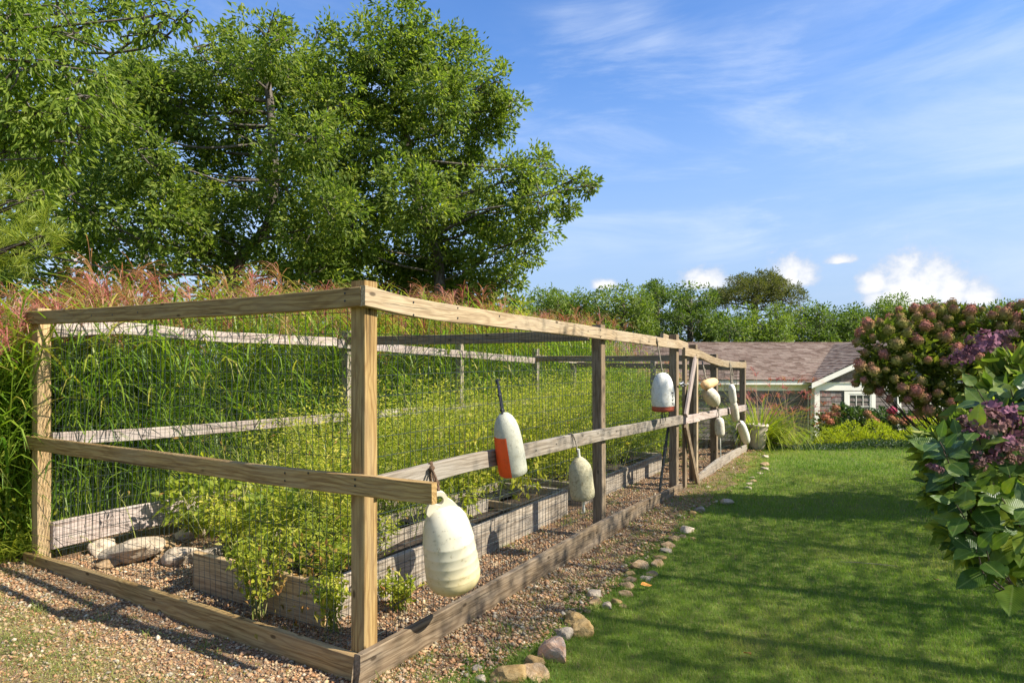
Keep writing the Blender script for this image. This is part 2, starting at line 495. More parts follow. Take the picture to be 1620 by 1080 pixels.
MAT['panicle'] = m_flower('panicle_flower', (.40, .38, .10), (.58, .25, .18), (-.02, .075))
MAT['orange_flower'] = m_flower('orange_panicle', (.34, .24, .10), (.62, .25, .14))
MAT['purple_flower'] = m_flower('purple_mophead', (.24, .17, .08), (.26, .115, .155), (-.06, .03))
MAT['red_flower'] = m_flower('red_panicle', (.5, .08, .12), (.62, .12, .2))


def m_gravel(name):
    m, w = new_mat(name)
    a = w.n('ShaderNodeAttribute', attribute_name='rnd').outputs['Fac']
    c = w.ramp(a, [(0, (.17, .085, .038)), (.2, (.34, .18, .085)), (.4, (.44, .26, .135)), (.6, (.28, .205, .13)), (.75, (.48, .345, .18)), (.9, (.19, .165, .125)), (1, (.58, .48, .33))])
    return finish(m, w, c, .75, spec=.3)


MAT['gravel'] = m_gravel('pea_gravel')


def m_stone(name, a, b, c_):
    m, w = new_mat(name); tc = w.n('ShaderNodeTexCoord').outputs['Object']; r = w.n('ShaderNodeObjectInfo').outputs['Random']
    v = w.n('ShaderNodeVectorMath', operation='ADD', inp={0: tc, 1: w.n('ShaderNodeCombineXYZ', inp={0: w.m('MULTIPLY', r, 40.0)}).outputs[0]}).outputs[0]
    n = w.noise(v, 3.0, 6, .65, .3); n2 = w.noise(v, 16.0, 5, .7)
    c = w.mix(w.ss(n, .38, .62), a, b); c = w.mix(w.m('MULTIPLY', w.ss(n2, .52, .70), .7), c, c_)
    c = w.n('ShaderNodeHueSaturation', inp={'Value': w.m('ADD', w.m('MULTIPLY', r, .35), .8), 'Color': c}).outputs[0]
    return finish(m, w, c, .85, w.m('ADD', n, w.m('MULTIPLY', n2, .35)), .6, .03, .2)


MAT['stone_tan'] = m_stone('tan_stone', (.33, .21, .10), (.44, .31, .18), (.17, .11, .06))
MAT['stone_yellow'] = m_stone('yellow_stone', (.34, .215, .08), (.42, .29, .13), (.18, .12, .055))
MAT['stone_grey'] = m_stone('grey_stone', (.27, .22, .16), (.36, .30, .23), (.15, .12, .09))
MAT['stone_pale'] = m_stone('pale_stone', (.46, .36, .25), (.56, .46, .34), (.26, .20, .13))
MAT['stone_pink'] = m_stone('pink_grey_stone', (.46, .25, .14), (.38, .29, .22), (.18, .13, .10))


def m_ground():
    m, w = new_mat('lawn_soil'); tc = w.n('ShaderNodeNewGeometry').outputs['Position']
    n = w.noise(tc, .9, 6, .6); n2 = w.noise(tc, 14, 6, .7)
    c = w.mix(w.ss(n, .35, .65), (.11, .155, .025), (.15, .17, .04)); c = w.mix(w.ss(n2, .45, .75), c, (.14, .11, .05))
    return finish(m, w, c, .95, n2, .8, .03, .1)


def m_bed():
    m, w = new_mat('gravel_soil'); tc = w.n('ShaderNodeNewGeometry').outputs['Position']
    vo = w.n('ShaderNodeTexVoronoi', feature='F1'); w.set(vo.inputs['Vector'], tc); vo.inputs['Scale'].default_value = 85
    sp = w.n('ShaderNodeSeparateColor', inp={0: vo.outputs['Color']}).outputs[0]
    c = w.ramp(sp, [(0, (.15, .075, .04)), (.35, (.26, .145, .075)), (.6, (.20, .14, .09)), (.85, (.32, .21, .12)), (1, (.16, .13, .10))])
    n = w.noise(tc, 3.5, 5, .6)
    c = w.mix(w.m('MULTIPLY', w.ss(n, .45, .65), .55), c, (.13, .095, .06))
    h = w.m('MULTIPLY', w.m('SUBTRACT', .6, vo.outputs['Distance']), 1.0)
    return finish(m, w, c, .9, h, .9, .008, .2)


MAT['ground'] = m_ground(); MAT['gravel_bed'] = m_bed()
MAT['soil'] = simple('garden_soil', (.055, .042, .030), .95, .1, .4, 25, .8)
MAT['liner'] = simple('black_weed_fabric', (.016, .016, .018), .6, .3, .3, 20, .4)

# ------------------------------------------------------------------ ground, gravel, lawn
BORD = [(-.62, 2.2), (-.15, 3.04), (.204, 3.45), (.46, 3.89), (.746, 4.33), (.947, 4.81), (1.14, 5.05), (1.57, 5.82), (2.38, 7.12), (2.97, 8.15), (3.77, 9.7), (4.2, 10.6), (4.5, 11.4)]
BT = np.array([to_ts(*b) for b in BORD])


def bord_s(t): return np.interp(t, BT[:, 0], BT[:, 1])


def ground_grid(xs, ys, name, mat, dz=0.0, mask=None):
    X, Y = np.meshgrid(xs, ys); Z = gz(X, Y) + dz
    v = np.stack([X, Y, Z], -1).reshape(-1, 3); nx = len(xs); ny = len(ys)
    i, j = np.meshgrid(np.arange(nx - 1), np.arange(ny - 1)); a = (j * nx + i).reshape(-1)
    f = np.stack([a, a + 1, a + nx + 1, a + nx], 1)
    mb = MB(); mb.add(v, f, .5); return mb.build(name, mat, None, True)


xs = np.concatenate([-np.geomspace(1500, 12, 26), np.linspace(-11, 20, 90), np.geomspace(21, 1500, 26)])
ys = np.concatenate([-np.geomspace(1500, 5, 16), np.linspace(-4, 32, 110), np.geomspace(34, 2500, 24)])
tag(ground_grid(xs, ys, 'ground', MAT['ground']), 'grassy ground and lawn soil reaching to the trees', 'ground', kind='structure')


def ts_grid(t0, t1, nt, sfun0, sfun1, ns, name, mat, dz):
    t = np.linspace(t0, t1, nt)[:, None]; u = np.linspace(0, 1, ns)[None]
    s = sfun0(t) * (1 - u) + sfun1(t) * u; t = t + 0 * u
    x = C0[0] + ET[0] * t + ES[0] * s; y = C0[1] + ET[1] * t + ES[1] * s
    v = np.stack([x, y, gz(x, y) + dz], -1).reshape(-1, 3)
    i, j = np.meshgrid(np.arange(ns - 1), np.arange(nt - 1)); a = (j * ns + i).reshape(-1)
    mb = MB(); mb.add(v, np.stack([a, a + ns, a + ns + 1, a + 1], 1)[:, ::-1], .5)
    return mb.build(name, mat, None, True)


gb = ts_grid(-1.25, 9.6, 90, lambda t: bord_s(t) + .16 + .07 * np.sin(t * 5) + .04 * np.sin(t * 13 + 1), lambda t: 3.6 + 0 * t, 40, 'gravel_bed', MAT['gravel_bed'], .005)
tag(gb, 'pinkish gravel bed inside and along the wire fence', 'gravel bed', kind='structure')


def vnoise(x, y, s=1.0):
    return .5 + .25 * np.sin(x * 2.3 * s + 1.3 * np.sin(y * 1.7 * s)) + .25 * np.sin(y * 2.9 * s + 1.7 * np.sin(x * 2.1 * s + 2))


def gravel_density(t, s):
    x = C0[0] + ET[0] * t + ES[0] * s; y = C0[1] + ET[1] * t + ES[1] * s
    inside = (s > 0) & (s < 3.15) & (t > 0) & (t < 9.3)
    bed = (s > .66) & (s < 1.85) & (t > .38) & (t < 3.5) | (s > .66) & (s < 1.85) & (t > 3.85) & (t < 6.6)
    rock = (s > 2.0) & (t > .9)
    d = np.where(inside & ~bed, np.where(rock, .25, 1.0), 0.0)
    w = -bord_s(t)                                    # strip width
    q = -s / w
    d = np.where((s <= 0) & (t > -.05) & (q < .95), np.clip(1.25 - q * 1.0, 0, 1) * (1 - .75 * sst(t, 2.8, 5.2)) * np.clip(.55 + vnoise(x, y, 2.5) * .8, 0, 1), d)
    d = np.where((s > -.35) & (t <= 0) & (t > -1.25), np.clip(1.25 + t * .95, .12, 1) * np.clip(.5 + vnoise(x, y, 2.2) * .8, 0, 1), d)
    return d


def scatter_ts(n, t0, t1, s0, s1):
    return G.uniform(t0, t1, n), G.uniform(s0, s1, n)


def pebbles():
    T = []; S = []
    for n, box in ((26000, (-1.2, 0, -.35, 3.4)), (22000, (0, 1.0, 0, 3.2)), (9000, (1, 3, 0, .68)), (9000, (3, 9.2, 0, .68)), (9000, (1, 3, 1.8, 3.1)),
                   (17000, (-.1, 2.2, -.62, 0)), (10000, (2.2, 5, -.62, 0)), (5000, (5, 9.4, -.6, 0)), (3000, (6.5, 9.2, .6, 2.6))):
        t, s = scatter_ts(n, *box); T.append(t); S.append(s)
    t = np.concatenate(T); s = np.concatenate(S)
    k = G.uniform(size=len(t)) < gravel_density(t, s); t = t[k]; s = s[k]
    x = C0[0] + ET[0] * t + ES[0] * s; y = C0[1] + ET[1] * t + ES[1] * s
    k = (np.abs(x) < y * .84 + .25) & (y > 2.6); x = x[k]; y = y[k]; n = len(x)
    r = np.clip(G.lognormal(-5.06, .50, n), .0025, .021) * (1 + .045 * np.clip(y - 3, 0, 9))
    o = np.array([(1, 0, 0), (0, 1, 0), (-1, 0, 0), (0, -1, 0), (0, 0, 1), (0, 0, -1)], float)
    a = G.uniform(0, 6.28, n); c, s_ = np.cos(a), np.sin(a)
    v = o[None] * G.uniform(.65, 1.25, (n, 6, 1)) * np.array([1, .8, .6]) + G.uniform(-.25, .25, (n, 6, 3))
    vx = v[..., 0] * c[:, None] - v[..., 1] * s_[:, None]; vy = v[..., 0] * s_[:, None] + v[..., 1] * c[:, None]
    v = np.stack([vx, vy, v[..., 2]], -1) * r[:, None, None]
    P = np.stack([x, y, gz(x, y) + .006 + r * .3], 1)
    v = v + P[:, None]
    f0 = np.array([(0, 1, 4), (1, 2, 4), (2, 3, 4), (3, 0, 4), (1, 0, 5), (2, 1, 5), (3, 2, 5), (0, 3, 5)])
    f = (np.arange(n)[:, None, None] * 6 + f0[None]).reshape(-1, 3)
    mb = MB(); mb.add(v, f, np.repeat(G.uniform(0, 1, n), 8))
    tag(mb.build('gravel', MAT['gravel'], None, True), 'small pinkish tan pea gravel along and inside the fence', 'gravel', kind='stuff')


pebbles()


def lawn_grass():
    mb = MB()
    n = 330000
    y = 2.75 * (11.7 / 2.75) ** G.uniform(0, 1, n) ** .95
    x = G.uniform(-.25, .86, n) * y + .1
    t, s = to_ts(x, y)
    sb = bord_s(t)
    edge = sb + .10 * np.sin(t * 4) * .6 + .05 * np.sin(t * 11)
    p = sst(-(s - edge), -.10, .06)
    strip = (s < 0) & (s > edge)
    p = np.maximum(p, np.where(strip, .12 + .75 * sst(t, 3.0, 5.5) * sst(-s, .03, .2) + .5 * sst(vnoise(x, y, 3.1), .62, .85), 0))
    k = (G.uniform(size=n) < p) & (s < 0) & (t > -.4) & (y < 11.8)
    x = x[k]; y = y[k]; s = s[k]; t = t[k]; strip = strip[k]; n = len(x)
    patch = vnoise(x, y, .9) * .5 + vnoise(x + 5, y - 3, 2.6) * .35 + vnoise(x, y, 7) * .15
    rnd = np.clip(patch * 1.05 - .22 + G.normal(0, .15, n), 0, 1)
    rnd = np.where(strip, np.clip(rnd + .25, 0, 1), rnd)
    rnd = np.where(G.uniform(size=n) < .025, 1.0, rnd)
    L = G.uniform(.018, .042, n) * (1 + .35 * (vnoise(x, y, 6) - .5)) * np.where(strip, .8, 1) * (1 + (y - 3) * .03)
    W = (.0022 + .0007 * (y - 3)) * G.uniform(.7, 1.3, n)
    az = G.uniform(0, 6.28, n); tilt = G.uniform(0, .9, n)
    P = np.stack([x, y, gz(x, y)], 1)
    d = np.stack([np.cos(az) * np.sin(tilt), np.sin(az) * np.sin(tilt), np.cos(tilt)], 1)
    sd_ = np.stack([-np.sin(az), np.cos(az), 0 * az], 1) * (W / 2)[:, None]
    v = np.stack([P - sd_, P + sd_, P + d * L[:, None]], 1)
    mb.add(v, (np.arange(n * 3)).reshape(-1, 3), rnd)
    # longer curled tufts
    n = 9000
    y = 2.8 * (11.5 / 2.8) ** G.uniform(0, 1, n); x = G.uniform(-.2, .86, n) * y
    t, s = to_ts(x, y); k = (s < bord_s(t) + .05) & (vnoise(x, y, 3.3) > .55); x = x[k]; y = y[k]; n = len(x)
    add_blades(mb, np.stack([x, y, gz(x, y)], 1), G.uniform(0, 6.28, n), G.uniform(.04, .08, n), G.uniform(.7, 1.4, n), G.uniform(-.5, .5, n), .003 + .0006 * (y - 3), np.clip(G.normal(.35, .18, n), 0, 1), K=3)
    tag(mb.build('lawn_grass', MAT['lawn'], None), 'short mown green lawn grass beside the fence', 'lawn', kind='stuff')


lawn_grass()


def dry_tufts():
    mb = MB()
    n = 150000
    x = G.uniform(-3.6, .1, n); y = G.uniform(2.5, 4.9, n); t, s = to_ts(x, y)
    dens = np.where(t < -.12, .08 + 1.0 * sst(-t, .28, .62) * (.35 + .65 * sst(vnoise(x, y, 2.7), .35, .7)), 0)
    k = (G.uniform(size=n) < dens) & (s > -.5); x, y = x[k], y[k]; n = len(x)
    g = vnoise(x + 3, y, 2.2)
    add_blades(mb, np.stack([x, y, gz(x, y)], 1), G.uniform(0, 6.28, n), G.uniform(.020, .060, n), G.uniform(.3, 1.3, n), G.uniform(-.5, .4, n), .0030, np.clip(1.15 - g * 1.0 + G.normal(0, .2, n), 0, 1), K=2)
    # small green tufts by stones, boards and inside the path
    for k_ in range(170):
        if k_ < 90: t0 = random.uniform(-.1, 8.8); s0 = random.uniform(-.58, -.05)
        elif k_ < 130: t0 = random.uniform(.1, 8); s0 = random.uniform(.35, .62)
        else: t0 = random.uniform(-.9, -.15); s0 = random.uniform(-.2, 3.2)
        m = random.randint(14, 34); tt = t0 + G.normal(0, .03, m); ss_ = s0 + G.normal(0, .03, m)
        x = C0[0] + ET[0] * tt + ES[0] * ss_; y = C0[1] + ET[1] * tt + ES[1] * ss_
        add_blades(mb, np.stack([x, y, gz(x, y)], 1), G.uniform(0, 6.28, m), G.uniform(.03, .10, m), G.uniform(.6, 1.4, m), G.uniform(-.6, .5, m), .0032 + .0004 * t0, np.clip(G.normal(.18, .2, m), 0, 1), K=3)
    tag(mb.build('sparse_grass', MAT['dry_grass'], None), 'sparse dry grass growing through the gravel at the fence foot', 'grass', kind='stuff')
    mb = MB(); n = 11000
    tt = G.uniform(-1.1, 9, n); ss_ = G.uniform(-.55, 3.2, n)
    k = (ss_ < .6) | (tt < .8); tt = tt[k]; ss_ = ss_[k]; n = len(tt)
    x = C0[0] + ET[0] * tt + ES[0] * ss_; y = C0[1] + ET[1] * tt + ES[1] * ss_
    D = rdir(n) * np.array([1, 1, .25]); D = nrm(D)
    add_leaves(mb, np.stack([x, y, gz(x, y) + .016], 1), D, rdir(n, 2.), G.uniform(.01, .03, n), G.uniform(.004, .013, n), G.uniform(0, 1, n), .1)
    tag(mb.build('leaf_litter', MAT['weed_dry'], None), 'dry leaf litter lying on the gravel', 'leaf litter', kind='stuff')


dry_tufts()

# ------------------------------------------------------------------ fence enclosure
fence = thing('garden_fence', 'rectangular wooden garden enclosure fenced with black wire netting', 'fence', (C0[0], C0[1], 0))
NR = np.array([*(-ES), 0.0]); NL = np.array([*(-ET), 0.0])       # outward normals of the long and the short side


def rail_R(pts, h, s=-.019, name='rail', mat='pine_post', th=.038, root=fence, **k):
    P = []
    for px, py in pts:
        t, z = RP(px, py, s - th / 2); P.append(TS(t, s, z - h / 2))
    return beam(name, P, th, h, NR, MAT[mat], root, **k)


def rail_L(pts, h, t=-.019, name='rail', mat='pine', th=.038, root=fence):
    P = []
    for px, py in pts:
        s, z = LP(px, py, t - th / 2); P.append(TS(t, s, z - h / 2))
    return beam(name, P, th, h, NL, MAT[mat], root)


# short side, facing the camera
rail_L([(36, 493), (160, 486), (275, 478), (420, 467), (570, 453)], .094, name='top_rail')
rail_L([(37, 688.5), (104, 697.6), (272, 718), (420, 737), (560, 751), (683, 764)], .096, name='middle_rail')
rail_L([(37, 874), (100, 891.5), (281, 947), (400, 986), (568, 1040)], .155, name='bottom_board')
# long side beside the lawn
rail_R([(578, 451), (659, 472), (800, 495), (957, 519), (1080, 539.5)], .096, name='top_rail')
rail_R([(602, 753), (740, 720), (830, 703), (940, 681), (1000, 671), (1081, 656.6)], .100, name='middle_rail', mat='grey_wood')
rail_R([(570, 1036), (600, 1021), (785, 919), (939.5, 832), (1001, 801), (1080, 765)], .200, name='bottom_board', mat='brown_wood')
rail_R([(1105, 552), (1130, 564.5), (1151, 570.5), (1181, 573)], .098, name='top_rail')
rail_R([(1106, 653), (1145, 646.5), (1181, 640)], .10, name='middle_rail', mat='pale_wood')
rail_R([(1106, 751.5), (1136, 727), (1160, 713.5), (1182, 703)], .19, name='bottom_board', mat='grey_wood')


def post(t, s, ztop, zb=-.15, w=.09, mat='pine_post', root=fence, name='post', lean=(0, 0)):
    return beam(name, [TS(t, s, zb), TS(t + lean[0], s + lean[1], ztop)], w, w, NR, MAT[mat], root)


ct, cz = RP(578, 443)
post(.045, .045, cz, mat='pine')
for px, yt, m in ((951, 514, 'brown_wood'), (1066, 529, 'brown_wood'), (1096, 545, 'brown_wood'), (1128, 560, 'brown_wood'), (1172, 570, 'brown_wood')):
    t, z = RP(px + 8, yt)
    post(t - .045, .045, z, mat=m, lean=(0, .01 if px == 951 else 0))
sl, zl = LP(50, 488)
post(.045, sl - .045, zl, mat='bed_wood'); SB = sl - .045
# back long side posts
for px, tz in ((549, 1.90), (727, 1.86), (848, 1.80)):
    k = (px - 810) / F; s = SB
    t = (k * (C0[1] + .5086 * s) - C0[0] + .861 * s) / (.5086 - .861 * k)
    post(t, s, tz, mat='grey_wood', root=fence)
post(9.25, SB, 1.62, mat='grey_wood'); post(9.25, SB / 2, 1.62, mat='grey_wood')


def backrail(z0, z1, t0, t1, h, mat='pale_wood', s=SB + .0, off=-.064, name='back_rail', sag=.02):
    P = [TS(t0, s + off, z0), TS((t0 + t1) / 2, s + off, (z0 + z1) / 2 - sag), TS(t1, s + off, z1)]
    return beam(name, P, .038, h, NR, MAT[mat], fence)


def BZ(px, py, s=SB - .07):
    return RP(px, py, s)


def back_from_px(pts, h, mat, name='back_rail'):
    P = []
    for px, py in pts:
        t, z = BZ(px, py, SB - .083); P.append(TS(t, SB - .064, z - h / 2))
    return beam(name, P, .038, h, NR, MAT[mat], fence)


back_from_px([(84, 513), (200, 510), (330, 523), (420, 528), (533, 534)], .095, 'pale_wood')
back_from_px([(536, 536), (660, 548), (760, 557), (848, 566)], .10, 'pale_wood')
back_from_px([(849, 561), (900, 566), (925, 569)], .095, 'grey_wood')
back_from_px([(84, 684), (230, 677), (420, 663), (545, 653)], .095, 'pale_wood')
back_from_px([(552, 652), (720, 640), (845, 630)], .095, 'grey_wood')
back_from_px([(84, 826), (150, 812), (212, 800), (420, 764)], .20, 'pale_wood')
# braces across the enclosure
for (ta, za, tb, zb) in ((3.05, 1.78, 2.84, 1.76), (7.55, 1.62, 7.5, 1.62)):
    beam('cross_rail', [TS(ta, SB - .05, za), TS((ta + tb) / 2, SB / 2, (za + zb) / 2 - .01), TS(tb, .095, zb)], .038, .095, NL, MAT['brown_wood'], fence)
beam('end_rail', [TS(9.25, SB - .05, 1.52), TS(9.25, .09, 1.46)], .038, .095, NL, MAT['brown_wood'], fence)
beam('end_rail', [TS(9.25, SB - .05, .95), TS(9.25, .09, .9)], .038, .095, NL, MAT['brown_wood'], fence)
beam('bottom_board', [TS(9.25, SB - .05, .1), TS(9.25, .09, .1)], .038, .19, NL, MAT['brown_wood'], fence)


def wire_panel(name, A, B, zbot, ztopf, parent, normal, r=.0017, dv=.0508, dh=.1016, wob=.006):
    A = np.array(A[:2]); B = np.array(B[:2]); L = np.linalg.norm(B - A); D = (B - A) / L; Nn = np.array(normal[:2])
    ph = random.uniform(0, 6)

    def pt(u, z):
        bul = wob * math.sin(u * 2.3 + ph + z * 3.1) + wob * .5 * math.sin(u * 7 + z * 5 + ph)
        p = A + D * u + Nn * bul
        return (p[0], p[1], z)
    mb = MB()
    for i in range(int(L / dv) + 1):
        u = min(i * dv + random.uniform(-.003, .003), L); zt = ztopf(u / L)
        add_tube(mb, [pt(u + .004 * math.sin(q * 3 + i), z) for q, z in enumerate(np.linspace(zbot(u / L), zt, 6))], r, 3, cap=False)
    z = 0.03
    while z < 2.1:
        P = [pt(u, z + .012 * math.sin(u * 1.3 + z * 4)) for u in np.linspace(0, L, max(4, int(L / .15))) if z < ztopf(u / L) + .01 and z > zbot(u / L) - .01]
        if len(P) > 2: add_tube(mb, P, r, 3, cap=False)
        z += dh
    o = mb.build(name, MAT['wire'], parent); o.location = -parent.location if parent is fence else (0, 0, 0)
    return o


t_end, _ = RP(1176, 600); t_g0, _ = RP(1074, 600); t_g1, _ = RP(1104, 600)
wire_panel('wire_netting', TS(.10, .094), TS(t_g0, .094), lambda u: .02, lambda u: 1.84 - .03 * math.sin(u * 3.1), fence, NR)
wire_panel('wire_netting', TS(t_g1, .094), TS(t_end, .094), lambda u: .03, lambda u: 1.72 - .22 * u, fence, NR, wob=.02)
wire_panel('wire_netting', TS(.094, .10), TS(.094, SB), lambda u: .04, lambda u: 1.80 - .0 * u, fence, NL)
wire_panel('wire_netting', TS(.10, SB - .09), TS(9.2, SB - .09), lambda u: .03, lambda u: 1.80 - .25 * u, fence, NR, wob=.012)
wire_panel('wire_netting', TS(9.25, SB - .1), TS(9.25, .1), lambda u: .03, lambda u: 1.5, fence, NL)

# ---- the gate, a part of the fence with pieces of its own
gate = link('gate', None, fence); gate.location = (0, 0, 0)
gate['label'] = 'narrow netted gate with pale diagonal brace'


def gate_beam(name, pa, pb, w, h, mat, s=-.005):
    (xa, ya), (xb, yb) = pa, pb
    ta, za = RP(xa, ya, s); tb, zb = RP(xb, yb, s)
    o = beam(name, [TS(ta, s, za), TS(tb, s, zb)], w, h, NR, MAT[mat], None)
    M = MW[o.name]; o.parent = gate; o.matrix_local = Matrix.Translation(-fence.location) @ M
    return o


gate_beam('stile', (1083, 552), (1083, 790), .04, .075, 'brown_wood')
gate_beam('stile', (1101, 552), (1101, 776), .04, .075, 'pine_post')
gate_beam('head_rail', (1081.5, 556), (1104, 560), .038, .10, 'pine_post', s=-.042)
gate_beam('lock_rail', (1083, 664), (1105, 660), .038, .10, 'pale_wood', s=-.042)
gate_beam('brace', (1100, 566), (1085, 657), .03, .085, 'pale_wood', s=-.060)
gate_beam('brace', (1085, 672), (1106, 775), .03, .085, 'brown_wood', s=-.060)
gate_beam('kick_board', (1084, 787), (1107, 768), .038, .13, 'grey_wood', s=-.042)
beam('header', [TS(RP(1062, 530)[0], .11, RP(1062, 530)[1] - .02), TS(RP(1100, 545)[0], .11, RP(1100, 545)[1] - .02)], .038, .09, NR, MAT['pine_post'], fence)
mb = MB()
t0, z0 = RP(1079, 607, -.03)
add_tube(mb, curve([TS(t0 - .10, -.03, z0), TS(t0 - .03, -.05, z0 + .01), TS(t0 + .06, -.045, z0 - .01), TS(t0 + .2, -.03, z0 - .02)], 5), .008, 6)
add_box(mb, (-.03, -.012, -.03), (.03, .012, .03), Matrix.Translation(Vector(TS(t0, -.03, z0))) @ Matrix.Rotation(math.atan2(ET[1], ET[0]), 4, 'Z'))
o = mb.build('latch', MAT['steel'], gate); o.location = -fence.location

# nail heads on the rails near the corner
nm = MB()
ang = np.arange(7) * 2 * math.pi / 7


def nail(P, N):
    N = nrm(np.array(N)); A = nrm(np.cross(N, (0, 0, 1))); B = np.cross(N, A)
    rim = [P + N * .0015 + (A * math.cos(a) + B * math.sin(a)) * .0062 for a in ang]
    nm.add(rim, [list(range(7))], .5)


for px, py, k in ((654, 478, 1), (654, 498, 1), (724, 487, 1), (724, 503, 1), (790, 500, 1), (950, 522, 1), (950, 533, 1), (848, 712, 1), (880, 702, 1), (922, 689, 1), (962, 683, 1), (975, 682, 1)):
    t, z = RP(px, py, -.038); nail(TS(t, -.0385, z), NR)
for px, py in ((546, 464), (546, 476), (145, 499), (178, 498), (218, 494), (451, 760), (451, 748), (488, 748), (562, 768), (562, 758)):
    s, z = LP(px, py, -.038); nail(TS(-.0385, s, z), NL)
o = nm.build('nail_heads', MAT['black_plastic'], fence); o.location = -fence.location; o['kind'] = 'stuff'

# ------------------------------------------------------------------ raised beds
def raised_bed(label, t0, t1, s0, s1, zt, mat_side, mat_end):
    c = TS((t0 + t1) / 2, (s0 + s1) / 2, 0); b = thing('raised_bed', label, 'raised bed', c, 'raised beds inside the fence')
    h = .26; zc = zt - h / 2
    beam('board', [TS(t0, s0 + .02, zc), TS((t0 + t1) / 2, s0 + .005, zc - .01), TS(t1, s0 + .02, zc)], .04, h, NR, MAT[mat_side], b)
    beam('board', [TS(t0, s1 - .02, zc), TS(t1, s1 - .02, zc)], .04, h, NR, MAT['grey_wood'], b)
    beam('end_board', [TS(t0 - .021, s0, zc), TS(t0 - .021, s1, zc)], .04, h, NL, MAT[mat_end], b)
    beam('end_board', [TS(t1 + .021, s0, zc), TS(t1 + .021, s1, zc)], .04, h, NL, MAT['grey_wood'], b)
    for t in np.linspace(t0 + .06, t1 - .06, 2 if t1 - t0 < 2 else 3):
        beam('corner_post', [TS(t, s0 + .075, -.05), TS(t, s0 + .075, zt - .015)], .07, .07, NR, MAT['grey_wood'], b)
    mb = MB(); n = 10
    T, S = np.meshgrid(np.linspace(t0 + .01, t1 - .01, n), np.linspace(s0 + .045, s1 - .045, n)); Z = zt - .07 + G.normal(0, .012, T.shape)
    x = C0[0] + ET[0] * T + ES[0] * S; y = C0[1] + ET[1] * T + ES[1] * S
    i, j = np.meshgrid(np.arange(n - 1), np.arange(n - 1)); a = (j * n + i).reshape(-1)
    mb.add(np.stack([x, y, Z], -1).reshape(-1, 3), np.stack([a, a + 1, a + n + 1, a + n], 1), .5)
    part('soil', mb, MAT['soil'], b)
    return b


bed = raised_bed('long raised bed with warm brown front board behind the corner post', .36, 3.5, .63, 1.83, .265, 'grey_wood', 'bed_wood')
beam('divider_board', [TS(1.0, .97, .22), TS(2.6, .99, .24)], .04, .12, NR, MAT['grey_wood'], bed)
beam('divider_board', [TS(1.5, 1.28, .24), TS(3.3, 1.30, .24)], .04, .14, NR, MAT['grey_wood'], bed)
beam('divider_board', [TS(2.62, .66, .25), TS(2.62, 1.8, .27)], .035, .06, NL, MAT['pine_post'], bed)
mb = MB(); add = [TS(1.7, 1.02, .25), TS(3.3, 1.02, .235), TS(3.3, 1.25, .25), TS(1.7, 1.25, .26)]
mb.add(add, [[0, 1, 2, 3]], .5); part('weed_fabric', mb, MAT['liner'], bed)
raised_bed('shorter grey raised bed further along the gravel path', 3.92, 6.55, .63, 1.83, .265, 'grey_wood', 'grey_wood')

# ------------------------------------------------------------------ stones
def stone_mesh(seed, angular=.0):
    rg = np.random.default_rng(seed)
    import bmesh
    bm = bmesh.new(); bmesh.ops.create_icosphere(bm, subdivisions=4 if angular < .5 else 3, radius=.5)
    ph = rg.uniform(0, 6, 9); pl = [(rdir_s(rg), rg.uniform(.26, .40)) for _ in range(9)]
    for v in bm.verts:
        c = v.co.copy()
        f = 1 + .12 * math.sin(c.x * 5 + ph[0]) * math.sin(c.y * 5 + ph[1]) + .08 * math.sin(c.z * 8 + c.x * 6 + ph[2]) + .04 * math.sin(c.y * 17 + ph[3]) * math.sin(c.x * 15 + ph[4])
        c *= f
        for d, off in pl:
            k = c.dot(d) - off
            if k > 0: c -= d * k * .85
        nv = mnoise.fractal(c * 3.5 + Vector((seed * 1.7, 0, 0)), 1.0, 2.0, 4)
        v.co = c * (1 + .13 * nv)
    me = bpy.data.meshes.new('stone'); bm.to_mesh(me); bm.free()
    me.polygons.foreach_set('use_smooth', [angular < .5] * len(me.polygons)); return me


def rdir_s(rg):
    d = rg.normal(size=3); d /= np.linalg.norm(d); return Vector(d)


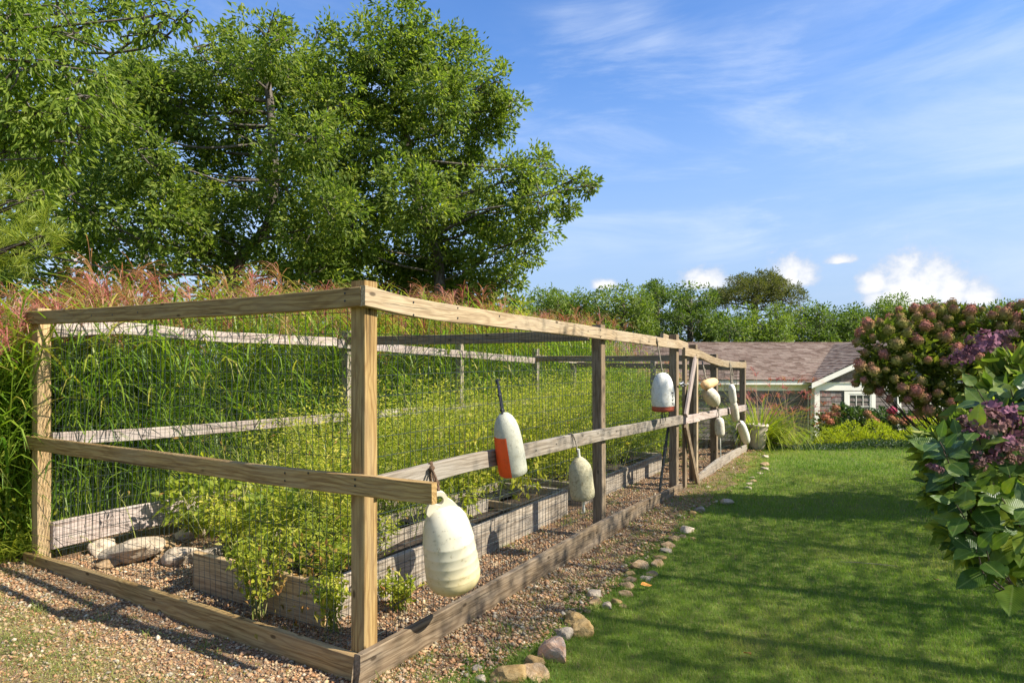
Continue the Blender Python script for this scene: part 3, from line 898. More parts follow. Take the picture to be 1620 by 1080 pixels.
SMESH = {}
for mname in ('stone_tan', 'stone_yellow', 'stone_grey', 'stone_pale', 'stone_pink'):
    SMESH[mname] = []
    for q in range(4):
        me = stone_mesh(q * 7 + len(mname) * 3, 1.0 if (mname == 'stone_pink' or q == 3) else 0.2); me.materials.append(MAT[mname]); SMESH[mname].append(me)
STONES = [  # px, py (centre), width px, height ratio, material, variant, label
    (874, 1027, 62, .75, 'stone_pink', 0, 'largest pink and grey angular stone in the lawn edging, near the front'),
    (811, 1066, 56, .55, 'stone_yellow', 3, 'broad flat-topped yellow-brown stone at the front end of the edging row'),
    (850, 1063, 42, .6, 'stone_tan', 1, 'brown wedge stone tucked beside the broad yellow-brown stone'),
    (759, 1074, 22, .7, 'stone_pale', 0, 'small white rounded stone at the very front of the edging row'),
    (783, 1077, 20, .6, 'stone_tan', 2, 'small tan stone between the white rounded one and the broad yellow-brown one'),
    (754, 1058, 18, .7, 'stone_grey', 1, 'small grey-brown stone just behind the white rounded front stone'),
    (844, 1046, 36, .6, 'stone_yellow', 1, 'yellowish stone lying behind the wedge stone, left of the big pink one'),
    (895, 1003, 30, .8, 'stone_grey', 3, 'dark grey pointed stone just behind the big pink one'),
    (911, 979, 34, .7, 'stone_yellow', 0, 'lumpy yellow stone at the gravel edge, upper of the yellow pair'),
    (923, 994, 34, 1.0, 'stone_yellow', 2, 'lumpy yellow stone at the lawn edge, lower of the yellow pair'),
    (942, 940, 30, .5, 'stone_pale', 1, 'smooth pale grey oval cobble in the edging row'),
    (941, 951, 22, .6, 'stone_tan', 0, 'tan stone right in front of the pale oval cobble'),
    (960, 957, 20, .7, 'stone_grey', 0, 'grey-tan stone to the right of the pale oval cobble'),
    (975, 951, 20, .6, 'stone_yellow', 1, 'small yellowish stone right of the grey-tan stone by the pale oval cobble'), (893, 942, 14, .7, 'stone_yellow', 0, 'small orange pebble alone on the gravel near the pale cobble'),
    (905, 950, 12, .7, 'stone_tan', 1, 'tiny tan pebble beside the lone orange pebble on the gravel'), (993, 938, 24, .5, 'stone_tan', 3, 'flat angular tan stone on the gravel side, level with the orange leaf'), (995, 926, 24, .5, 'stone_tan', 2, 'flattish tan stone just behind the flat angular one, near the orange leaf'), (998, 907, 15, .7, 'stone_yellow', 2, 'small round yellow stone at the gravel side, before the big rounded brown stone'),
    (1015, 893, 29, .6, 'stone_tan', 1, 'rounded brown stone at the gravel side where the row bends'),
    (1040, 890, 23, .7, 'stone_tan', 0, 'rounded tan stone on the lawn side of the brown one'),
    (998, 917, 26, .4, 'stone_tan', 2, 'thin flat tan stone between the round yellow stone and the orange leaf'), (1023, 914, 20, .5, 'stone_grey', 2, 'small grey-brown stone in front of the big rounded brown stone'), (1033, 907, 18, .6, 'stone_tan', 1, 'small tan stone in front of the rounded tan stone, on the lawn side'), (1043, 882, 24, .4, 'stone_yellow', 1, 'flat yellowish stone just behind the rounded tan stone'),
    (1055, 871, 24, .35, 'stone_grey', 1, 'thin flat grey-green slab stone in the edging row'),
    (1060, 862, 26, .5, 'stone_tan', 2, 'low tan stone just behind the thin grey-green slab'), (1066, 851, 22, .5, 'stone_tan', 0, 'tan stone between the slab group and the small upright cobble'),
    (1088, 836, 21, .8, 'stone_pale', 2, 'upright pale tan cobble halfway along the edging row'),
    (1082, 848, 14, .7, 'stone_tan', 3, 'small angular tan stone at the foot of the upright pale tan cobble'), (1097, 852, 10, .6, 'stone_yellow', 0, 'tiny yellow stone on the lawn side of the upright pale tan cobble'),
    (1151, 793, 21, .6, 'stone_pale', 3, 'oblong pale stone on the grass out from the gate'),
    (1108, 805, 18, .6, 'stone_grey', 0, 'dark grey stone in the grass near the foot of the gate'), (1095, 811, 14, .6, 'stone_yellow', 1, 'small yellowish stone beside the dark grey stone near the gate'),
    (1075, 815, 10, .5, 'stone_grey', 2, 'small flat grey stone in the grass close to the bottom board before the gate'), (1185, 771, 14, .4, 'stone_pale', 0, 'first of the small pale flat stones beyond the oblong one'), (1187, 765, 12, .4, 'stone_pale', 1, 'second of the small pale flat stones beyond the oblong one'), (1193, 760, 12, .4, 'stone_tan', 2, 'third small flat stone beyond the oblong one, slightly browner'), (1191, 755, 10, .4, 'stone_pale', 0, 'fourth and tiniest of the pale flat stones beyond the oblong one'),
    (1203, 748, 10, .5, 'stone_pale', 2, 'small pale stone on its own before the last three stones'), (1212, 741, 16, .4, 'stone_pale', 1, 'broad flat pale stone right in front of the taller far tan stone'), (1211, 733, 14, .6, 'stone_tan', 0, 'taller tan stone near the far end of the edging row'),
    (1213, 722, 12, .5, 'stone_pale', 1, 'farthest pale stone of the edging row, by the bright grass'), (1121, 770, 9, .5, 'stone_pale', 2, 'tiny pale stone in the grass close beside the gate'), (1060, 826, 9, .5, 'stone_pale', 0, 'tiny pale stone near the bottom board, opposite the upright cobble'), (986, 958, 12, .5, 'stone_tan', 1, 'small tan stone out on the lawn side of the yellowish stone'), (930, 966, 13, .5, 'stone_tan', 3, 'small angular tan stone between the pale oval cobble and the lumpy yellow pair'),
]
SP = []
for k, (px, py, w, hr, mn, var, lab) in enumerate(STONES):
    x, y = ground_at(px, py + w * hr * .42); sc = w / F * y * 1.18
    y += sc * .25
    o = link('edging_stone', SMESH[mn][var]); o.location = (x, y, float(gz(x, y)) + sc * hr * .13)
    o.rotation_euler = (random.uniform(-.15, .15), random.uniform(-.15, .15), random.uniform(-.5, .5)); o.scale = (sc, sc * random.uniform(.75, .95), sc * hr)
    tag(o, lab or 'small rounded tan stone in the loose row edging the lawn', 'stone', 'stones edging the lawn')
    SP.append((x, y, sc))
mb = MB()
for (x, y, sc) in SP:
    m = int(30 + sc * 260); a = G.uniform(0, 6.28, m); r = sc * G.uniform(.42, .75, m); X = x + np.cos(a) * r; Y_ = y + np.sin(a) * r * .85
    add_blades(mb, np.stack([X, Y_, gz(X, Y_)], 1), G.uniform(0, 6.28, m), G.uniform(.02, .065, m), G.uniform(.6, 1.45, m), G.uniform(-.6, .5, m), .0028 + .0004 * y, np.clip(G.normal(.35, .25, m), 0, 1), K=3)
tag(mb.build('edge_grass', MAT['lawn'], None), 'ragged grass growing up around the edging stones', 'grass', kind='stuff')
for px, py, w, hr, Y, mn, var, lab in ((207, 905, 88, .42, 4.75, 'stone_pale', 3, 'large flat pale rock inside the fence corner, behind the bottom board'),
                                       (283, 905, 52, .55, 4.75, 'stone_pale', 2, 'pale rounded rock between the flat rock and the raised bed'),
                                       (158, 893, 42, .5, 4.95, 'stone_pale', 1, 'greyish rock at the left of the rock pile inside the fence'),
                                       (245, 880, 60, .35, 5.05, 'stone_tan', 3, 'tilted brown slab rock leaning on the pale rocks'),
                                       (300, 858, 50, .35, 5.4, 'stone_pale', 0, 'pale flat rock behind the slab, half under the weeds'),
                                       (330, 838, 40, .4, 5.7, 'stone_pale', 3, 'pale rock furthest back among the weeds'),
                                       (170, 918, 30, .5, 4.62, 'stone_tan', 0, 'small tan rock just inside the bottom board')):
    x = (px - 810) / F * Y; sc = w / F * Y * 1.25
    o = link('garden_rock', SMESH[mn][var]); o.location = (x, Y, float(gz(x, Y)) + sc * hr * .35)
    o.rotation_euler = (random.uniform(-.2, .2), random.uniform(-.25, .1), random.uniform(-1, 1)); o.scale = (sc, sc * .8, sc * hr)
    tag(o, lab, 'rock', 'rocks inside the fence')
# ------------------------------------------------------------------ buoys on the fence
def m_buoy(name, base, dirt, dirtamt=.5, rough=.5, bump=.2, sc=18, spec=.4, grad=None):
    m, w = new_mat(name); tc = w.n('ShaderNodeTexCoord').outputs['Object']
    n = w.noise(tc, sc, 6, .65); n2 = w.noise(tc, sc * 4, 5, .7)
    c = w.mix(w.m('MULTIPLY', w.ss(n, .45, .75), dirtamt), base, dirt)
    c = w.mix(w.m('MULTIPLY', w.ss(n2, .57, .66), dirtamt * 1.0), c, tuple(q * .45 for q in dirt))
    if grad:
        z = w.n('ShaderNodeSeparateXYZ', inp={0: tc}).outputs[2]
        c = w.mix(w.m('MULTIPLY', w.ss(z, grad[1], grad[0]), grad[3]), c, grad[2])
    return finish(m, w, c, rough, w.m('ADD', n, w.m('MULTIPLY', n2, .6)), bump, .006, spec)


MAT['fender'] = m_buoy('yellowed_vinyl', (.66, .61, .46), (.44, .37, .21), .45, .38, .06, 8, .45, (-.28, .10, (.55, .41, .14), .85))
MAT['foam_white'] = m_buoy('painted_foam', (.70, .68, .60), (.42, .38, .28), .6, .6, .35, 25)
MAT['foam_grey'] = m_buoy('grey_painted_foam', (.44, .43, .34), (.30, .28, .20), .6, .6, .35, 25)
MAT['foam_orange'] = m_buoy('orange_paint', (.80, .095, .012), (.62, .09, .02), .4, .6, .3, 25)
MAT['foam_red'] = m_buoy('dull_red_paint', (.42, .09, .05), (.22, .05, .03), .6, .6, .3, 25)
MAT['foam_rough'] = m_buoy('pitted_cream_foam', (.50, .45, .29), (.24, .20, .11), .9, .9, .9, 40, .2)
MAT['foam_cream'] = m_buoy('cream_foam', (.64, .59, .47), (.38, .30, .18), .8, .8, .6, 30, .2)
MAT['foam_tan'] = m_buoy('orange_tan_foam', (.72, .48, .24), (.52, .30, .14), .6, .8, .6, 30, .2)
MAT['spindle'] = m_buoy('painted_spindle', (.68, .66, .55), (.4, .35, .25), .5, .6, .1, 30, .3)
MAT['ink'] = simple('black_marking', (.02, .02, .022), .7)


def lathe(mb, prof, n=28, mi=0, ang0=0.0, lump=0.0, mfun=None):
    prof = np.array(prof, float); m = len(prof); a = ang0 + np.arange(n) * 2 * math.pi / n
    r = prof[:, 0][:, None] * (1 + lump * (np.sin(a[None] * 3 + prof[:, 1][:, None] * 20) * .5 + np.sin(a[None] * 5 + 2 + prof[:, 1][:, None] * 31) * .5))
    v = np.stack([r * np.cos(a)[None], r * np.sin(a)[None], prof[:, 1][:, None] + 0 * r], -1)
    i = np.arange(m - 1)[:, None] * n; j = np.arange(n)[None]; j2 = (j + 1) % n
    f = np.stack([i + j, i + j2, i + n + j2, i + n + j], -1)
    if mfun is None: mb.add(v.reshape(-1, 3), f.reshape(-1, 4), .5, mi)
    else:
        f = f.reshape(-1, 4); base = mb.n; mids = prof[:, 1]
        mi_ = np.array([mfun((mids[q // n] + mids[q // n + 1]) / 2, (a[q % n] + math.pi / n)) for q in range(len(f))])
        mb.add(v.reshape(-1, 3), f, .5, 0); mb.m[-1] = mi_.astype(np.int32)


def axisM(top, bot, face=(0.35, -1, 0)):
    """matrix: origin at the middle, local Z from bottom to top"""
    top = Vector(top); bot = Vector(bot); Z = (top - bot).normalized()
    Y = Vector(face); Y = (Y - Z * Y.dot(Z)).normalized() * -1; X = Y.cross(Z)
    M = Matrix((X, Y, Z)).transposed().to_4x4(); M.translation = (top + bot) / 2
    return M, (top - bot).length


def buoy(name, label, topP, botP, profile, mats, rope=None, rope_mat='rope', rope_r=.004, n=28, lump=0, mfun=None, body='body', smooth=True, extra=None, cat='buoy'):
    M, H = axisM(topP, botP)
    root = link(name, None); root.matrix_local = M; tag(root, label, cat, 'old buoys hung on the fence')
    mb = MB(); lathe(mb, [(r, (z - .5) * H) for r, z in profile], n, lump=lump, mfun=mfun)
    mb.build(body, [MAT[q] for q in mats], root, smooth)
    if extra: extra(root, H)
    if rope:
        mb = MB(); Mi = M.inverted()
        for path in rope:
            P = curve([Mi @ Vector(q) for q in path], 5); add_tube(mb, P, rope_r * 1.25, 6)
            for kk in (1, len(P) // 2): add_tube(mb, [P[kk] + np.array([0, 0, q * rope_r * 2.2]) for q in (-1, -.5, .5, 1)], np.array([.6, 1.9, 2.0, .7]) * rope_r * 1.25, 7)
        mb.build('rope', MAT[rope_mat], root, True)
    return root


def RW(px, py, s):                                  # measured pixel on a plane parallel to the long side -> world point
    t, z = RP(px, py, s); return TS(t, s, z)


def dome(r, n=7, z0=0.0, z1=.1, up=True):
    out = []
    for k in range(n + 1):
        a = math.pi / 2 * k / n
        out.append((max(r * math.sin(a), .0004), z0 + (z1 - z0) * (math.cos(a) if up else math.cos(a))))
    return out


# 1 big ribbed fender
top = RW(702, 800, -.20); bot = RW(721, 935, -.20); rad = .140
L = np.linalg.norm(top - bot)
prof = [(.0005, 0)] + [(rad * math.sin(a), .20 * (1 - math.cos(a))) for a in np.linspace(.12, math.pi / 2, 9)]
for zc, q in ((.22, 1.0), (.30, 1.0), (.40, .985), (.50, .965), (.61, .94)):
    prof += [(rad * q, zc - .010), (rad * (q + .011), zc), (rad * q, zc + .010)]
prof += [(rad * .90, .70), (rad * .85, .78), (rad * .76, .86), (rad * .62, .93), (rad * .42, .98), (rad * .2, .998), (.0005, 1.0)]


def fender_eye(root, H):
    mb = MB(); zt = H / 2
    th = .016
    # flat shoulder rising to a ring
    a = np.linspace(0, 2 * math.pi, 21)[:-1]; cx, cz, r0, r1 = -.022, zt + .040, .024, .045
    for yy, sg in ((-th, 1), (th, -1)):
        pass
    rim = []
    for q in a:
        rim.append((q, cx + r0 * math.cos(q), cz + r0 * math.sin(q)))
    V = []
    for q in a:
        ro = r1
        # outer outline: ring above, flaring web below
        ox, oz = cx + r1 * math.cos(q), cz + r1 * math.sin(q)
        if math.sin(q) < -.1:
            k = (-math.sin(q) - .1) / .9
            ox = cx + (r1 + .10 * k ** .9) * math.cos(q) + .018 * k; oz = cz + r1 * math.sin(q) - .055 * k
        for yy in (-th, th):
            V.append((cx + r0 * math.cos(q), yy, cz + r0 * math.sin(q))); V.append((ox, yy, oz))
    n = len(a); f = []
    for i in range(n):
        j = (i + 1) % n; b, c = i * 4, j * 4
        f += [[b, b + 1, c + 1, c], [b + 2, c + 2, c + 3, b + 3], [b + 1, b + 3, c + 3, c + 1], [b, c, c + 2, b + 2]]
    mb.add(V, f, .5)
    mb.build('eye', MAT['fender'], root)


kr = RW(684, 742, -.042); e1 = RW(694, 776, -.19)
buoy('fender', 'big yellowed white ribbed fender hanging under the rail by the corner post', top, bot, prof, ['fender'],
     rope=[[RW(683, 770, -.045), RW(681, 742, -.045), RW(682, 731, -.02), RW(685, 733, .01)], [RW(681, 738, -.05), RW(688, 752, -.12), RW(694, 770, -.17), e1], [RW(684, 736, -.05), RW(686, 755, -.09), RW(690, 768, -.16), e1]],
     rope_mat='rope_brown', rope_r=.005, n=40, extra=fender_eye, cat='fender')

# 2 grey buoy with an orange half, tied by a black strap
top = RW(797, 652, -.12); bot = RW(812, 747, -.12); H = np.linalg.norm(top - bot)
prof = [(.0005, 0), (.084, 0.0), (.090, .012)] + [(.091, .10), (.091, .2), (.090, .32), (.088, .45), (.086, .55), (.082, .65), (.076, .75), (.066, .84), (.050, .92), (.030, .975), (.0005, 1.0)]
hk = RW(787, 601, .08)
buoy('buoy', 'grey-white bullet buoy with an orange painted side, above the middle rail', top, bot, prof, ['foam_grey', 'foam_orange'],
     rope=[[RW(796, 655, -.12), RW(793, 630, -.03), RW(789, 612, .05), RW(785, 602, .09), RW(792, 600, .1)], [RW(795, 655, -.12), RW(790, 625, -.03), hk]],
     rope_mat='black_plastic', rope_r=.005, mfun=lambda z, a: 1 if (z < .045 and (a % (2 * math.pi)) > 2.5 and (a % (2 * math.pi)) < 4.30) else 0)

# 3 pitted foam float with spindle
top = RW(916, 722, -.10); bot = RW(922, 787, -.10)
prof = [(.0005, 0), (.075, 0.0), (.090, .03), (.094, .15), (.094, .35), (.093, .5), (.090, .65), (.080, .78), (.055, .90), (.03, .97), (.0005, 1)]


def spindle(down=.12, up=.05, r=.012, mat='spindle'):
    def f(root, H):
        mb = MB(); add_tube(mb, [(0, 0, H / 2 + up), (0, 0, 0), (0, 0, -H / 2 - down)], [r * .8, r * 1.1, r * .7], 8)
        mb.build('spindle', MAT[mat], root, True)
    return f


buoy('buoy', 'pitted cream foam buoy with a spindle, hanging beside the second post', top, bot, prof, ['foam_rough'],
     rope=[[RW(914, 716, -.10), RW(911, 700, -.06), RW(906, 688, -.045), RW(901, 686, -.01), RW(897, 690, .01)]], extra=spindle(.12, .06, .014), lump=.03)

# 4 white bullet with a red foot and small black marks
top = RW(1048, 589, -.12); bot = RW(1049, 650, -.12); H4 = np.linalg.norm(top - bot)
prof = [(.0005, 0), (.10, 0.0), (.112, .02), (.114, .08), (.116, .13), (.118, .14), (.118, .3), (.117, .45), (.112, .6), (.102, .74), (.084, .86), (.058, .95), (.028, .99), (.0005, 1.0)]


def marks(root, H):
    mb = MB()
    glyphs = [[(0, 0, 0, 1), (0, .5, 1, .5), (.7, 0, .7, 1)], [(.5, 0, .5, 1), (0, 1, 1, 1)], [(0, 1, .5, .5), (1, 1, .5, .5), (.5, .5, .5, 0)], [(0, 0, 1, 1), (0, 1, 1, 0)]]
    for k, g in enumerate(glyphs):
        z0 = -.02 - k * .037
        for (xa, za, xb, zb) in g:
            pts = []
            for u in (0, 1):
                x = xa + (xb - xa) * u; z = za + (zb - za) * u
                a = -math.pi / 2 + .42 + (x - .5) * .26; rr = .1195
                pts.append((rr * math.cos(a), rr * math.sin(a), z0 + z * .026))
            add_tube(mb, pts, .0032, 4)
    mb.build('marking', MAT['ink'], root)
    mb = MB()
    for q in range(5):
        a = q * 1.3; add_tube(mb, curve([(.01 * math.cos(a), .01 * math.sin(a), -H / 2), (.02 * math.cos(a), .02 * math.sin(a), -H / 2 - .05), (.035 * math.cos(a), .02 * math.sin(a), -H / 2 - .07 - .03 * (q % 3))], 3), .004, 5)
    mb.build('rope_end', MAT['black_plastic'], root)


buoy('buoy', 'large white bullet buoy with a dull red foot, hung from the top rail', top, bot, prof, ['foam_white', 'foam_red'],
     rope=[[top - [0, 0, .01], RW(1044, 565, -.08), RW(1041, 548, -.048), RW(1039, 536, -.045), RW(1037, 532, -.01), RW(1033, 536, .01)]], extra=marks,
     mfun=lambda z, a: 1 if z < -H4 / 2 + H4 * .135 else 0, rope_r=.006)

# the pair beyond the gate
prof_s = [(.0005, 0), (.8, .02), (.95, .12), (1, .3), (1, .6), (.93, .78), (.75, .92), (.4, .99), (.0005, 1)]


def small(label, a, b, r, mat, rope, extra=None, lump=.05, prof=prof_s, s=-.10, name='buoy'):
    return buoy(name, label, RW(*a, s), RW(*b, s), [(q * r * .86 if q > .001 else q, z) for q, z in prof], [mat], rope=rope, extra=extra, lump=lump, rope_r=.007, n=18)


small('orange-tan foam float at the top of the cluster beyond the gate', (1132, 603), (1114, 609), .075, 'foam_tan', [[RW(1117, 600, -.1), RW(1114, 585, -.04), RW(1111, 572, .08)]])
small('round white foam float with a wooden stick, under the orange-tan one', (1118, 617), (1131, 636), .115, 'foam_cream', [[RW(1119, 618, -.1), RW(1117, 608, -.1), RW(1116, 600, -.09)]],
      spindle(.18, .02, .014, 'pine'), prof=[(.0005, 0), (.7, .0), (.85, .1), (1, .35), (1, .55), (.85, .8), (.5, .95), (.0005, 1)])
small('small cream foam float with a thin stick, hanging from the far middle rail', (1138, 660), (1139, 689), .076, 'foam_cream', [[RW(1138, 661, -.1), RW(1137, 651, -.06), RW(1136, 647, -.04), RW(1134, 648, .0)]], spindle(.30, .02, .010))
small('upper white foam float of the long pair tied to the far top rail', (1157, 608), (1160, 637), .064, 'foam_white', [[RW(1157, 609, -.1), RW(1156, 590, -.08), RW(1155, 577, -.05), RW(1154, 570, -.03)], [RW(1158, 609, -.1), RW(1159, 592, -.08), RW(1156, 577, -.05)]], s=-.11)
small('lower stained foam float of the long pair, over the far middle rail', (1160, 634), (1164, 665), .068, 'foam_cream', None, s=-.115)
small('white foam float swinging lowest, near the end post', (1171, 667), (1181, 698), .085, 'foam_white', [[RW(1171, 668, -.1), RW(1167, 662, -.11), RW(1164, 660, -.11)], [RW(1172, 668, -.1), RW(1166, 672, -.1), RW(1164, 680, -.1)]], spindle(.03, .02, .012))

# dark tool handle leaning inside, by the gate
mb = MB(); P = [TS(RP(1062, 640, .1)[0], .1, RP(1062, 640, .1)[1]), TS(RP(1043, 780, .16)[0], .16, .03)]
add_tube(mb, curve(P, 6), [.016] * 6, 8); add_tube(mb, [P[1] * .6 + P[0] * .4, P[1] * .45 + P[0] * .55], .022, 8)
tag(mb.build('tool_handle', MAT['black_plastic'], None, True), 'black tool handle leaning against the post left of the gate', 'tool')

# ------------------------------------------------------------------ house
house = thing('shingled_house', 'low house with grey shingled walls, white trim and pinkish brown roof', 'house', (9.4, 20.2, -1.25))


def m_shingle(name, stops, bs=.5):
    m, w = new_mat(name); tc = w.n('ShaderNodeNewGeometry').outputs['Position']
    a = w.n('ShaderNodeAttribute', attribute_name='rnd').outputs['Fac']
    c = w.ramp(a, [(i / (len(stops) - 1), q) for i, q in enumerate(stops)])
    n = w.noise(w.mapping(tc, scale=(30, 30, 5)), 2.0, 5, .6); c = w.mix(w.m('MULTIPLY', w.ss(n, .45, .75), .35), c, tuple(q * .45 for q in stops[0]))
    return finish(m, w, c, .9, n, bs, .006, .1)


MAT['wall_shingle'] = m_shingle('weathered_wall_shingle', [(.12, .095, .080), (.19, .155, .135), (.26, .22, .195), (.16, .12, .098)])
MAT['roof_shingle'] = m_shingle('brown_roof_shingle', [(.17, .115, .085), (.265, .195, .15), (.34, .265, .21), (.22, .15, .115)])
MAT['sheathing'] = simple('wall_sheathing', (.16, .13, .11), .9)
m, w = new_mat('window_glass'); MAT['glass'] = finish(m, w, (.035, .045, .045), .08, spec=.8)
YW, YM, XW = 20.0, 20.45, 9.43
ZE = 1.0; GB = -1.35


def wall_shingles(x0, x1, z0, z1f, y, exposure=.145):
    mb = MB(); z = z0; row = 0
    while z < 4:
        x = x0 - random.uniform(0, .1); any_ = False
        while x < x1:
            wd = random.uniform(.09, .17); xa = max(x, x0) + .002; xb = min(x + wd, x1) - .003
            if xb - xa > .02:
                zt = min(z + exposure, z1f((xa + xb) / 2))
                if zt - z > .015:
                    any_ = True; dz = random.uniform(-.004, .004)
                    v = [(xa, y - .016, z + dz), (xb, y - .016, z + dz), (xb, y - .002, zt), (xa, y - .002, zt), (xa, y, z + dz), (xb, y, z + dz)]
                    mb.add(v, [[0, 1, 2, 3], [4, 5, 1, 0]], random.random()); mb.add([v[0], v[3], v[4], v[1], v[5], v[2]], [[0, 1, 2], [3, 4, 5]], random.random())
            x += wd
        if not any_ and z > z0 + 1: break
        z += exposure; row += 1
    return mb


# masonry-plain wall bodies behind the shingles
XR = 15.0; XPK = (XW + XR) / 2; RS = .455
def rake(x): return .99 - .14 + RS * (min(x, XR + XW - x) - 9.27)
mb = MB(); add_box(mb, (3.5, YM, GB), (XW, 26, 1.0)); part('wall', mb, MAT['sheathing'], house)
mb = MB()
mb.add([(XW, YW, GB), (XR, YW, GB), (XR, YW, rake(XR)), (XPK, YW, rake(XPK)), (XW, YW, rake(XW)), (XW, 24.2, GB), (XR, 24.2, GB), (XR, 24.2, rake(XR)), (XPK, 24.2, rake(XPK)), (XW, 24.2, rake(XW))],
       [[0, 1, 6, 5], [1, 2, 7, 6], [5, 9, 4, 0]], .5); mb.add(mb.v[-1][:5], [[0, 1, 2, 3, 4]], .5)
part('wall', mb, MAT['sheathing'], house)
o = part('wall_shingles', wall_shingles(5.5, XW - .002, GB, lambda x: .86, YM - .002), MAT['wall_shingle'], house); o['kind'] = 'stuff'
o = part('wall_shingles', wall_shingles(XW + .16, XR, GB, lambda x: .715, YW - .002), MAT['wall_shingle'], house); o['kind'] = 'stuff'
o = part('gable_shingles', wall_shingles(XW + .02, XR, .985, lambda x: rake(x) + .02, YW - .002), MAT['wall_shingle'], house); o['kind'] = 'stuff'
mbs = MB()
for zz in np.arange(GB, .85, .145):
    add_box(mbs, (XW - .014, YW + .17, zz), (XW - .001, YM - .02, zz + .142))
o = part('wall_shingles', mbs, MAT['wall_shingle'], house); o['kind'] = 'stuff'
tr = lambda lo, hi: (lambda b: (add_box(b, lo, hi), part('trim_board', b, MAT['trim'], house)))(MB())
tr((XW - .02, YW - .035, GB), (XW + .14, YW - .001, .722)); tr((XW - .022, YW + .002, GB), (XW - .001, YW + .16, .85))
tr((XW - .02, YW - .045, .725), (XR, YW - .003, .96)); tr((XW - .03, YW - .075, .962), (XR, YW - .003, .98))
tr((4.0, YM - .12, .86), (XW + .0, YM - .004, 1.0)); tr((4.0, YM - .30, .90), (XW - .03, YM - .122, 1.035)); tr((4.0, YM - .034, .70), (XW - .002, YM - .006, .855))
tr((11.98, YW - .04, GB), (12.10, YW - .02, .722))
# rake boards (sloping)
def slopeboard(name, xa, xb, zf, y0, y1, th, mat):
    mb = MB(); za, zb = zf(xa), zf(xb)
    v = [(xa, y0, za - th), (xb, y0, zb - th), (xb, y1, zb - th), (xa, y1, za - th), (xa, y0, za), (xb, y0, zb), (xb, y1, zb), (xa, y1, za)]
    mb.add(v, [[3, 2, 1, 0], [4, 5, 6, 7], [0, 1, 5, 4], [1, 2, 6, 5], [2, 3, 7, 6], [3, 0, 4, 7]], .5)
    return part(name, mb, mat, house)


wr = lambda x: .99 + RS * (x - 9.27)
wr2 = lambda x: wr(2 * XPK - x)
slopeboard('rake_board', 9.22, XPK, wr, YW - .26, YW - .225, .17, MAT['trim'])
slopeboard('rake_board', XPK, 2 * XPK - 9.22, wr2, YW - .26, YW - .225, .17, MAT['trim'])
slopeboard('soffit', 9.24, XPK, lambda x: wr(x) - .14, YW - .225, YW + .0, .02, MAT['trim'])
slopeboard('soffit', XPK, 2 * XPK - 9.24, lambda x: wr2(x) - .14, YW - .225, YW + .0, .02, MAT['trim'])
# windows on the wing
def window(x0, x1, z0, z1, rows=2):
    fr = link('window', None, house); y = YW
    def sub(name, boxes, mat):
        b = MB()
        for lo, hi in boxes: add_box(b, lo, hi)
        oo = b.build(name, mat, fr); oo.location = -house.location; return oo
    c = .13
    sub('casing', [((x0, y - .045, z0), (x0 + c, y - .004, z1)), ((x1 - c, y - .045, z0), (x1, y - .004, z1)), ((x0 + c + .001, y - .043, z1 - .08), (x1 - c - .001, y - .004, z1))], MAT['trim'])
    sub('sill', [((x0 - .03, y - .09, z0 - .04), (x1 + .03, y - .004, z0 - .003))], MAT['trim'])
    xa, xb = x0 + c, x1 - c; za, zb = z0, z1 - .08; zm = (za + zb) / 2
    bx = []
    for (p, q, yy) in ((zm, zb, .030), (za, zm, .022)):
        bx += [((xa + .001, y - yy - .006, p + .001), (xa + .04, y - .008, q - .001)), ((xb - .04, y - yy - .006, p + .001), (xb - .001, y - .008, q - .001)),
               ((xa + .041, y - yy - .005, p + .001), (xb - .041, y - .008, p + .04)), ((xa + .041, y - yy - .005, q - .04), (xb - .041, y - .008, q - .001))]
    sub('sash', bx, MAT['trim'])
    mu = []
    for (p, q, yy) in ((zm, zb, .026), (za, zm, .02)):
        for k in (1, 2):
            xx = xa + .04 + (xb - xa - .08) * k / 3; mu.append(((xx - .009, y - yy, p + .041), (xx + .009, y - .010, q - .041)))
        zz = (p + q) / 2
        for k in range(3):
            w3 = (xb - xa - .08) / 3; mu.append(((xa + .05 + w3 * k, y - yy + .001, zz - .009), (xa + .03 + w3 * (k + 1), y - .010, zz + .009)))
    sub('glazing_bars', mu, MAT['trim'])
    for (p, q) in ((zm, zb), (za, zm)):
        for k in range(3):
            for h in range(2):
                w3 = (xb - xa - .08) / 3; h2 = (q - p - .08) / 2
                sub('pane', [((xa + .041 + w3 * k, y - .009, p + .041 + h2 * h), (xa + .039 + w3 * (k + 1), y - .005, p + .039 + h2 * (h + 1)))], MAT['glass'])


window(10.33, 11.30, -.95, .70); window(12.95, 14.1, -.95, .70)
mb = MB()
for (a, b_) in ((YW + .17, YW + .21), (YW + .36, YW + .40)): add_box(mb, (XW - .04, a, GB), (XW - .016, b_, .62))
add_box(mb, (XW - .04, YW + .211, .56), (XW - .016, YW + .359, .62)); part('trim_board', mb, MAT['trim'], house)


